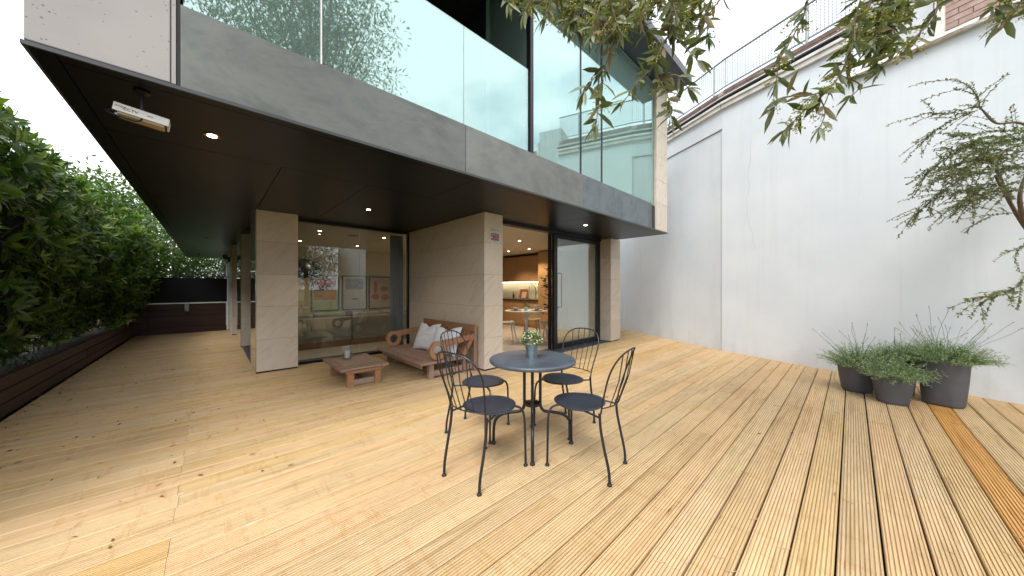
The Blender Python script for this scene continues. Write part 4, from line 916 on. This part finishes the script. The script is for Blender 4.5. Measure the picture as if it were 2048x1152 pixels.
for i in range(26):
    y = 3+i*.4+rr.uniform(-.1, .1); obj('stem', MB().tube(spline([(-1.95, y, .3), (-1.9+rr.gauss(0, .05), y+rr.gauss(0, .1), .9), (-1.8, y+rr.gauss(0, .2), 1.6), (-1.6+rr.gauss(0, .08), y+rr.gauss(0, .25), 2.1)], 4), [.02]*4+[.015]*5+[.008]*4, 6), TWIGM, hg, world=True, smooth=True)
# low grassy tuft in the planter
tf = thing('planter_tuft', 'pale blade leaved tuft at the foot of the hedge', 'plant', (-1.72, 7.2, .33)); lv = Leaves(T_COARSE)
for i in range(90):
    a = rr.uniform(0, 2*PI); d = Vector((math.cos(a)+.5, math.sin(a), rr.uniform(.1, .9))); lv.add(Vector((rr.gauss(0, .05), rr.gauss(0, .12), 0)), d, (0, 0, 1), rr.uniform(.14, .28), .012, rr.random())
lv.build('blades', SILV, tf, kind='stuff', local=True)

# ================================================================== TREES BEYOND
def tree(name, lab, x, y, h, rad, n, L, mat, seed, cz=.62, zs=.8, trunk=.12, grp=None, tone=.45):
    t = thing(name, lab, 'tree', (x, y, -.2), group=grp); rr = random.Random(seed)
    obj('trunk', MB().tube(spline([(0, 0, 0), (.05, .03, h*.3), (-.05, .08, h*.55), (.02, .02, h*.85)], 5), [trunk*(1-.045*i) for i in range(16)], 8), BARK, t, smooth=True)
    lv = Leaves(T_COARSE); cl = []
    for i in range(max(8, n//55)):
        d = Vector((rr.gauss(0, 1), rr.gauss(0, 1), rr.gauss(0, 1))).normalized()*rr.random()**.45
        cl.append((Vector((d.x*rad, d.y*rad, h*cz+d.z*rad*zs)), rr.uniform(.16, .30)*rad, rr.gauss(tone, .12)))
    for c, r_, tn in cl[:14]:
        obj('limb', MB().tube(spline([(0, .04, h*.42), (c.x*.4, c.y*.4, h*.45+(c.z-h*.45)*.5), tuple(c)], 3), [trunk*.4, trunk*.3, trunk*.25, trunk*.2, trunk*.15, trunk*.1, .01], 5), BARK, t, smooth=True)
    per = n//len(cl)
    for c, r_, tn in cl:
        for k in range(per):
            d = Vector((rr.gauss(0, 1), rr.gauss(0, 1), rr.gauss(0, .8))).normalized(); p = c+d*r_*rr.random()**.4
            lv.add(p, d+Vector((rr.gauss(0, .6), rr.gauss(0, .6), rr.gauss(-.2, .5))), Vector((rr.gauss(0, .5), rr.gauss(0, .5), 1)), L*rr.uniform(.6, 1.3), L*.45, min(1, max(0, rr.gauss(tn, .15))))
    lv.build('crown', mat, t, kind='stuff', local=True); return t
TG = 'trees beyond the dark back fence'
tree('broadleaf_tree', 'light green tree straight beyond the dark fence', -1.2, 21.5, 4.8, 2.4, 9000, .17, TREEL, 21, grp=TG, tone=.6)
tree('broadleaf_tree', 'tall green tree behind the hedge, its top against the sky beside the soffit', -3.9, 18.5, 6.0, 2.6, 12000, .19, TREEL, 22, cz=.6, grp=TG, tone=.4)
tree('broadleaf_tree', 'green tree furthest beyond the fence by the pale building', .9, 27, 5.6, 2.8, 4500, .2, TREEL, 23, grp=TG, tone=.45)
tree('broadleaf_tree', 'dark green tree at the left beyond the hedge end', -4.4, 26, 7.5, 3.6, 9000, .25, TREEL, 24, grp=TG, tone=.25)
tree('silver_shrub', 'silvery leaved shrub just over the dark fence', -1.55, 15.4, 2.1, .75, 1500, .075, SILV, 25, cz=.72, trunk=.04)
fb = thing('pale_building', 'pale building with dark windows beyond the end of the deck', 'building', (1.35, 19, 0))
obj('wall', MB().box(.42, 3.0, 15.5, 24, -.2, 6.0), plain('pale_far_render', (.62, .62, .62), .8), fb, world=True)
for y in (16.2, 18.0, 20.5):
    f = obj('window', MB().box(.385, .419, y, y+1.0, 1.7, 2.7), BLKM, fb, world=True); obj('pane', MB().box(.378, .384, y+.06, y+.94, 1.76, 2.64), GLASSD, f, world=True)
# planting behind the viewpoint, seen mirrored in the glass
tree('garden_tree', 'garden tree behind the deck, mirrored in the ground floor glass', 3.4, -5.4, 5.2, 1.8, 9000, .11, TREEL, 31, cz=.55, grp='garden trees mirrored in the glass', tone=.4)
tree('garden_tree', 'second garden tree behind the deck, mirrored in the living room window', 1.6, -6.8, 6.4, 2.4, 9000, .13, TREEL, 32, cz=.5, grp='garden trees mirrored in the glass', tone=.35)

# ================================================================== OLIVE TREE WITH BRANCHES OVERHEAD
ov = thing('olive_tree', 'olive tree whose leafy flowering branches hang in from the top of the view', 'tree', (1.55, -1.55, 0)); rr = random.Random(5)
def ob(name, pts, r0, r1, k=4):
    sp_ = spline(pts, k); m = len(sp_); o = obj(name, MB().tube(sp_, [r0+(r1-r0)*i/(m-1) for i in range(m)], 6), TWIGM if r0 < .02 else BARK, ov, world=True, smooth=True); return sp_
ob('trunk', [(1.55, -1.55, -.1), (1.52, -1.5, 1.2), (1.45, -1.6, 2.6), (1.3, -1.7, 4.4), (1.25, -1.75, 6.0)], .12, .045)
ob('trunk', [(1.6, -1.55, -.1), (1.95, -1.6, 1.4), (2.25, -1.6, 2.8), (2.3, -1.7, 4.4), (2.2, -1.8, 5.8)], .10, .035)
OL = Leaves(); PN = Leaves(T_COARSE); TW = MB()
def g_(s): return rr.gauss(0, s)
def panicle(p, d, n=30, L=.05):
    d = d.normalized(); TW.tube([p, p+d*L], .0007, 3, False)
    for k in range(n):
        q = p+d*L*rr.uniform(.15, 1)+Vector((g_(.008), g_(.008), g_(.008)))
        PN.add(q, (g_(1), g_(1), g_(1)), (g_(1), g_(1), g_(1)), .0066, .0062, rr.random())
def sprig(pts, r0=.0035, dens=1.0, Lf=.062, pan=.5, tone=.4, tipdir=None):
    sp_ = spline(pts, 6); m = len(sp_); TW.tube(sp_, [r0+(0.0012-r0)*i/(m-1) for i in range(m)], 5, False)
    tot = sum((sp_[i+1]-sp_[i]).length for i in range(m-1)); Lf = Lf*1.2; step = .0225/dens; acc = 0; ph = 0
    for i in range(m-1):
        seg_ = sp_[i+1]-sp_[i]; L = seg_.length; d = seg_.normalized(); pos_ = 0
        while acc < L:
            p = sp_[i]+d*acc; ph += 1.57+g_(.3); u = d.cross(Vector((.3, .2, 1))).normalized(); v = d.cross(u)
            for s_ in (1, -1):
                if rr.random() < .12: continue
                w_ = (u*math.cos(ph)+v*math.sin(ph))*s_
                ld = d*rr.uniform(.2, 1.0)+w_*rr.uniform(.6, 1.1)+Vector((g_(.3), g_(.3), -.06+g_(.3)))
                tn = .93 if rr.random() < .10 else min(.9, max(0, g_(.2)+tone))
                OL.add(p, ld, w_*-.4+Vector((g_(.5), g_(.5), .6)), Lf*rr.uniform(.6, 1.15), Lf*.25*rr.uniform(.85, 1.2), tn)
            if rr.random() < pan: panicle(p, d*.6+(u*math.cos(ph+1.5)+v*math.sin(ph+1.5))+Vector((0, 0, -.2)), 24, rr.uniform(.025, .05))
            acc += step
        acc -= L
    e = sp_[-1]; dd = (sp_[-1]-sp_[-2]).normalized()
    for k in range(4): OL.add(e, dd+Vector((g_(.35), g_(.35), g_(.35))), Vector((g_(.5), g_(.5), 1)), Lf*rr.uniform(.8, 1.1), Lf*.22, rr.uniform(.3, .7))
    return sp_
def A_(lst): return [at(x, y, d) for x, y, d in lst]
# left mass over the upper glass
ob('branch', [(1.45, -1.6, 2.6), (1.25, -.7, 3.0), at(1290, -160, 1.12), at(1330, -60, 1.10)], .03, .008)
ob('branch', [(1.25, -.7, 3.0), at(1150, -170, 1.15), at(1120, -60, 1.12)], .02, .006)
ob('branch', [(2.25, -1.6, 2.8), (1.95, -.7, 2.75), at(1720, -120, 1.0), at(1745, -30, .98)], .03, .007)
ob('branch', [(2.25, -1.6, 2.8), (2.3, -.9, 2.7), at(2080, -60, .95)], .02, .006)
sprig(A_([(1420, -70, 1.12), (1385, 15, 1.08), (1335, 75, 1.05), (1310, 135, 1.03), (1335, 190, 1.02), (1342, 232, 1.0)]), .004, 1.0, .058, .45, .3)
sprig(A_([(1330, -60, 1.1), (1290, 20, 1.08), (1235, 75, 1.06), (1212, 130, 1.05), (1200, 190, 1.04), (1192, 250, 1.03)]), .004, 1.05, .060, .5, .25)
sprig(A_([(1480, -70, 1.1), (1440, 0, 1.08), (1400, 40, 1.06), (1390, 95, 1.04)]), .003, .8, .055, .3, .3)
sprig(A_([(1335, 60, 1.06), (1370, 95, 1.04), (1395, 120, 1.03)]), .0025, .9, .055, .2, .4)
sprig(A_([(1212, 130, 1.05), (1185, 160, 1.04), (1170, 180, 1.03)]), .0022, .9, .055, .2, .1)
sprig(A_([(1310, 130, 1.03), (1275, 165, 1.02), (1250, 200, 1.0)]), .0022, .9, .052, .4, .3)
sprig(A_([(1320, 160, 1.03), (1352, 150, 1.0), (1375, 175, 1.0)]), .0022, .8, .050, .2, .3)
for i in range(34):
    x0 = rr.uniform(1030, 1390); y0 = rr.uniform(-75, -30); x1 = x0+rr.uniform(-60, 40); ymax = 20+75*max(0, min(1, (x1-1000)/230)); y1 = rr.uniform(.4, 1)*ymax; d = rr.uniform(1.0, 1.18)
    sprig(A_([(x0, y0, d+.03), ((x0+x1)/2+rr.uniform(-15, 15), (y0+y1)/2, d), (x1, y1-12, d-.02)]), .003, .9, .050, .75, .55)
# right cluster before the white wall
mainB = A_([(1760, -60, .98), (1735, 20, .97), (1705, 90, .96), (1680, 150, .95), (1640, 195, .94), (1600, 230, .93), (1570, 262, .92)])
sprig(mainB, .0045, 1.0, .058, .75, .35)
sprig(A_([(1625, -60, .95), (1612, 15, .94), (1585, 75, .93), (1560, 120, .92), (1552, 165, .92)]), .003, .8, .052, .5, .25)
sprig(A_([(1885, -60, .98), (1870, 30, .96), (1835, 70, .95), (1800, 105, .94), (1770, 130, .93)]), .003, .85, .055, .5, .4)
sprig(A_([(1680, 150, .95), (1720, 170, .94), (1700, 195, .93)]), .0022, .8, .052, .4, .3)
sprig(A_([(1655, 180, .94), (1620, 190, .93), (1565, 195, .92), (1548, 215, .91)]), .0024, .8, .055, .3, .35)
sprig(A_([(1640, 195, .94), (1650, 225, .93), (1640, 255, .92)]), .002, .8, .048, .6, .3)
for i in range(9):
    x0 = rr.uniform(1690, 1800); d = rr.uniform(.92, 1.0); sprig(A_([(x0+20, rr.uniform(-40, 0), d+.02), (x0, 40, d), (x0-rr.uniform(0, 40), rr.uniform(60, 130), d-.02)]), .0025, .75, .05, 1.0, .5)
sprig(A_([(2110, -30, .95), (2060, 0, .94), (2010, 10, .93), (1985, 15, .92)]), .003, .8, .055, .6, .35)
sprig(A_([(2100, 10, .95), (2050, 25, .94), (2000, 45, .93)]), .003, .8, .055, .6, .3)
# crown above and behind the viewpoint
CR = Leaves(T_COARSE)
for i in range(250):
    d = Vector((g_(1), g_(1), g_(1))).normalized()*rr.random()**.4; c = Vector((1.35, -1.75, 6.2))+Vector((d.x*1.7, d.y*1.5, d.z*1.9))
    if i % 5 == 0: ob('limb', [(1.5, -1.65, 4.2), tuple((c+Vector((1.5, -1.65, 4.2)))/2), tuple(c)], .022, .005, 3)
    for k in range(90):
        q = Vector((g_(1), g_(1), g_(1))).normalized(); CR.add(c+q*.36*rr.random()**.5, q+Vector((g_(.4), g_(.4), g_(.4)-.2)), Vector((g_(.5), g_(.5), 1)), .09, .026, min(.85, max(0, .5+g_(.2))))
CR.build('crown', OLIVE, ov, kind='stuff')
OL.build('leaf', OLIVE, ov, singles=300, mass_name='foliage', keyfn=lambda P: np.where(((P-np.array(CAM))@np.array(FW)) > 0, -((P[:, 2]-1.29)/((P-np.array(CAM))@np.array(FW)) < .9).astype(float)*10+np.linalg.norm(P-np.array(CAM), axis=1), 99))
PN.build('flowers', PANIC, ov, kind='stuff'); o = obj('twigs', TW, TWIGM, ov, world=True, kind='stuff')

# ================================================================== SMALL LEAVED SHRUB AT THE RIGHT
sh = thing('wall_shrub', 'arching small leaved shrub in front of the white wall at the right edge', 'shrub', (5.6, -2.2, 0)); rr = random.Random(9)
CL = Leaves(); CT = MB(); K = 3.25
def cb_(lst, r0, r1, lab='branch'):
    P = spline(A_(lst), 6); m = len(P); obj(lab, MB().tube(P, [r0+(r1-r0)*i/(m-1) for i in range(m)], 7), TWIGM, sh, world=True, smooth=True); return P
def spray(lst, dens=1.0, L=.034, side=.16, depth=1, r0=.006):
    P = spline(A_(lst), 6) if not isinstance(lst[0], Vector) else spline(lst, 5); m = len(P); CT.tube(P, [r0*.6+(.0013-r0*.6)*i/(m-1) for i in range(m)], 5, False)
    tot = sum((P[i+1]-P[i]).length for i in range(m-1)); n = int(tot/.017*dens)
    for k in range(n):
        t_ = (k+.5)/n*(m-1); i = int(t_); p = P[i].lerp(P[min(m-1, i+1)], t_-i); d = (P[min(m-1, i+1)]-P[i]).normalized() if i < m-1 else (P[-1]-P[-2]).normalized()
        for s_ in (1, -1): CL.add(p, d*.7+Vector((rr.gauss(0, .6), rr.gauss(0, .6), rr.gauss(0, .45)))+Vector((0, 0, .1*s_)), Vector((rr.gauss(0, .4), rr.gauss(0, .4), 1)), L*rr.uniform(.6, 1.15)*.88, L*.42, min(1, max(0, rr.gauss(.5, .22))))
        if depth and rr.random() < side:
            dd = (d+Vector((rr.gauss(0, .5), rr.gauss(0, .5), rr.gauss(0, .35)))).normalized(); q = p; s2 = [q.copy()]
            for j in range(3): q = q+dd*rr.uniform(.05, .11); dd = (dd+Vector((0, 0, -.12))).normalized(); s2.append(q.copy())
            spray(s2, 1.0, L*.9, 0, 0, .003)
cb_([(2120, 640, K), (2100, 520, K), (2048, 450, K), (2020, 405, K), (1990, 350, K)], .026, .010)
cb_([(2048, 450, K), (2040, 390, K-.1), (2060, 330, K-.1)], .02, .01); cb_([(2100, 520, K), (2180, 420, K), (2200, 300, K)], .03, .012)
b1 = cb_([(2160, 300, K), (2048, 248, K), (1992, 246, K), (1960, 215, K)], .016, .006)
cb_([(2020, 405, K), (1993, 330, K), (2010, 300, K), (2048, 290, K)], .016, .006)
spray([(1992, 246, K), (1955, 215, K), (1900, 228, K), (1860, 226, K), (1815, 238, K)], 1.3)
spray([(1960, 215, K), (1955, 195, K), (1935, 170, K), (1900, 160, K)], 1.2); spray([(1955, 195, K), (1985, 170, K), (2018, 148, K)], 1.1, side=.05)
spray([(1955, 220, K), (1905, 240, K), (1870, 262, K), (1835, 293, K)], 1.3)
spray([(2050, 262, K-.2), (1990, 262, K-.2), (1940, 270, K-.2), (1895, 272, K-.2)], 1.3, side=.3)
spray([(2060, 275, K-.3), (1985, 285, K-.3), (1930, 295, K-.3), (1880, 325, K-.3), (1855, 345, K-.3)], 1.5, side=.35)
spray([(2060, 300, K-.2), (1990, 315, K-.2), (1930, 325, K-.2), (1900, 335, K-.2)], 1.5, side=.35)
spray([(2060, 335, K), (1995, 340, K), (1930, 355, K), (1880, 385, K), (1850, 412, K), (1828, 432, K)], 1.4, side=.28)
spray([(2070, 350, K-.2), (2000, 375, K-.2), (1960, 380, K-.2), (1945, 392, K-.2)], 1.5, side=.35)
spray([(2070, 320, K+.2), (1980, 345, K+.2), (1910, 350, K+.2), (1860, 363, K+.2)], 1.1, side=.2)
for i in range(20):
    x = rr.uniform(1960, 2110); y = rr.uniform(255, 410); d = K+rr.uniform(-.4, .3); x1 = x-rr.uniform(50, 110); y1 = y+rr.uniform(-12, 45)
    spray([(x, y, d), ((x+x1)/2, (y+y1)/2-8, d), (x1, y1, d-.05)], 1.3, side=.25)
spray([(2048, 425, K), (1990, 430, K), (1945, 452, K), (1930, 466, K)], .8, side=.05)
spray([(2120, 470, K), (2050, 490, K), (2030, 515, K), (2040, 545, K)], .9); spray([(2120, 500, K-.2), (2060, 540, K-.2), (2030, 575, K-.2), (1985, 590, K-.2), (1930, 598, K-.2)], 1.1, .045, side=.2)
spray([(2100, 560, K-.1), (2050, 580, K-.1), (2000, 590, K-.1), (1960, 606, K-.1)], 1.0, .045, side=.2)
CL.build('foliage', COTO, sh, kind='stuff'); obj('twigs', CT, TWIGM, sh, world=True, kind='stuff')
cb_([(2120, 640, K), (2140, 760, K), (2150, 800, K)], .05, .036, 'trunk')
sb_ = at(2150, 800, K); obj('trunk', MB().tube([sb_, Vector((sb_.x, sb_.y, 0))], .05, 8), TWIGM, sh, world=True, smooth=True)

# ================================================================== SECURITY CAMERA, SIGN, FLOODLIGHT
def text_mesh(body, size, mat, ext=.0008):
    cu = bpy.data.curves.new('lettering', 'FONT'); cu.body = body; cu.size = size; cu.extrude = ext; cu.align_x = 'CENTER'; cu.align_y = 'CENTER'; cu.resolution_u = 3
    tmp = bpy.data.objects.new('tmp', cu); COL.objects.link(tmp); dg = bpy.context.evaluated_depsgraph_get(); me = bpy.data.meshes.new_from_object(tmp.evaluated_get(dg)); bpy.data.objects.remove(tmp); me.materials.clear(); me.materials.append(mat); return me
INK = plain('black_ink', (.02, .02, .022), .6); CREAMP = plain('aged_cream_plastic', (.34, .28, .18), .5)
def cctv(loc, lab, rz=0.0, tilt=7, letters=True):
    t = thing('security_camera', lab, 'camera', loc, rz)
    obj('mount', MB().lathe([(.035, 0), (.035, -.008), (.02, -.014)], 16), BLKM, t, smooth=True)
    obj('post', MB().tube([(0, 0, -.01), (0, 0, -.115)], .009, 8), BLKM, t, smooth=True)
    body = thing('housing', None, None, (.0, .0, -.15)); body.parent = t; body.rotation_euler = (R(-8), R(tilt), 0); body.scale = (.74, .9, .9)
    mb = MB().box(-.145, .155, -.042, .042, .020, .024).box(-.145, .155, -.042, -.039, -.030, .0198).box(-.145, .155, .039, .042, -.030, .0198)
    obj('sunshield', mb, WHITEM, body, bevel=.003)
    obj('case', MB().box(-.12, .135, -.034, .034, -.045, .016), CREAMP, body, bevel=.008); obj('front', MB().box(.136, .146, -.030, .030, -.040, .010), BLKM, body, bevel=.003)
    obj('cable', MB().tube(spline([(-.12, 0, -.02), (-.17, -.01, -.025), (-.165, -.02, -.05), (-.06, -.03, -.062), (.0, -.04, -.055), (.015, -.01, .03)], 5), .006, 6), BLKM, body, smooth=True)
    if letters:
        for bd, sz, x in (('▪', .01, -.09),): pass
        o = obj('lettering', text_mesh('CCTV', .026, INK), None, body); o.location = (-.055, -.0432, -.006); o.rotation_euler = (R(90), 0, 0); o.scale = (1.15, 1, 1)
        o = obj('small_lettering', text_mesh('24 HOUR', .014, INK), None, body); o.location = (-.108, -.0432, .002); o.rotation_euler = (R(90), 0, 0)
        o = obj('small_lettering', text_mesh('CCTV', .012, INK), None, body); o.location = (.05, -.0432, -.004); o.rotation_euler = (R(90), 0, 0)
    return t
cctv((-.300, 2.93, SZ-.004), 'white security camera with black lettering hanging under the near corner of the soffit')
cctv((-.30, 15.6, SZ-.004), 'small distant security camera hanging under the far end of the soffit', R(90), 10, False)
fs_ = thing('floodlight', 'black floodlight with sensor on the wall at the far end of the side facade', 'light', (.36, 12.5, 2.2))
obj('head', MB().box(.26, .36, 12.42, 12.62, 2.12, 2.25), BLKM, fs_, world=True, bevel=.01); obj('sensor', MB().lathe([(.03, -.1), (.04, -.06), (.03, .0)], 12, (.33, 12.5, 2.08)), WHITEM, fs_, world=True, smooth=True); obj('bracket', MB().box(.36, .42, 12.48, 12.56, 2.05, 2.2), BLKM, fs_, world=True)
sg = thing('alarm_sign', 'small white and maroon alarm notice fixed high on the stone wall end', 'sign', (3.296, 3.897, 2.115))
WHS = plain('sign_white', (.62, .66, .68), .35, var=.03); MAR = plain('sign_maroon', (.20, .02, .05), .4, var=.03); PKW = plain('sign_pale_print', (.75, .60, .64), .5, var=.02); GRB = plain('sign_grey_print', (.25, .33, .40), .5)
obj('plate', MB().box(-.082, .082, -.006, -.001, -.125, .125), WHS, sg, bevel=.002)
obj('maroon_band', MB().box(-.078, .078, -.0075, -.0062, -.070, .040), MAR, sg); obj('grey_band', MB().box(-.076, .02, -.0075, -.0062, .078, .112), plain('sign_pale_blue', (.38, .45, .52), .5), sg)
def tx(body, size, x, z, m): o = obj('lettering', text_mesh(body, size, m), None, sg); o.location = (x, -.0088, z); o.rotation_euler = (R(90), 0, 0)
tx('Alarms', .046, .002, .018, PKW); tx('24 hour', .024, .025, -.016, PKW); tx('monitored', .022, .022, -.036, PKW); tx('security system', .017, .0, -.058, PKW); tx('security', .026, .0, .056, GRB); tx('warning', .024, .0, -.084, GRB); tx('keep clear', .020, .0, -.106, GRB)
mb = MB(); mb.add([(-.074, -.0088, -.002), (-.074, -.0088, -.046), (-.036, -.0088, -.024)], [(0, 1, 2)]); obj('arrow', mb, PKW, sg)
mb = MB(); mb.add([(.035, -.0088, .082), (.06, -.0088, .082), (.0475, -.0088, .114)], [(0, 1, 2)]); obj('emblem', mb, INK, sg)
hk = thing('red_hook', 'thin red metal strut at the left end of the glass balustrade', 'strut', (-.02, 2.9, 3.0)); obj('rod', MB().tube([(-.03, 2.95, 3.0), (-.07, 2.95, 3.10), (-.02, 2.95, 3.2), (-.04, 2.95, 3.6)], .008, 6), plain('red_paint', (.35, .02, .02), .5), hk, world=True)

# ================================================================== LITTER ON THE DECK
lt = thing('leaf_litter', None, None, (0, 0, 0), kind='stuff'); lv = Leaves(); rr = random.Random(2)
for i in range(560):
    y = rr.uniform(2.5, 12.9); x = -1.49+abs(rr.gauss(0, .12)) if rr.random() < .55 else rr.uniform(-1.45, .42)
    if rr.random() < .015: x, y = rr.uniform(.5, 6), rr.uniform(-1, 3.5)
    a = rr.uniform(0, 2*PI); lv.add((x, y, .006), (math.cos(a), math.sin(a), rr.gauss(0, .1)), (rr.gauss(0, .3), rr.gauss(0, .3), 1), rr.uniform(.015, .05), rr.uniform(.008, .018), rr.random())
lv.build('dry_leaves', DRY, lt, kind='stuff')
mb = MB(); lv = Leaves(T_COARSE)
for i in range(60):
    x, y = rr.uniform(1.2, 5.8), rr.uniform(-1.2, 1.6); a = rr.uniform(0, PI); L = rr.uniform(.02, .06); u = Vector((math.cos(a), math.sin(a), 0))
    mb.tube([Vector((x, y, .003)), Vector((x, y, .004))+u*L*.5+Vector((-u.y, u.x, 0))*L*.12, Vector((x, y, .003))+u*L], .0018, 4)
obj('dry_twigs', mb, plain('straw', (.42, .30, .16), .8), lt, kind='stuff')
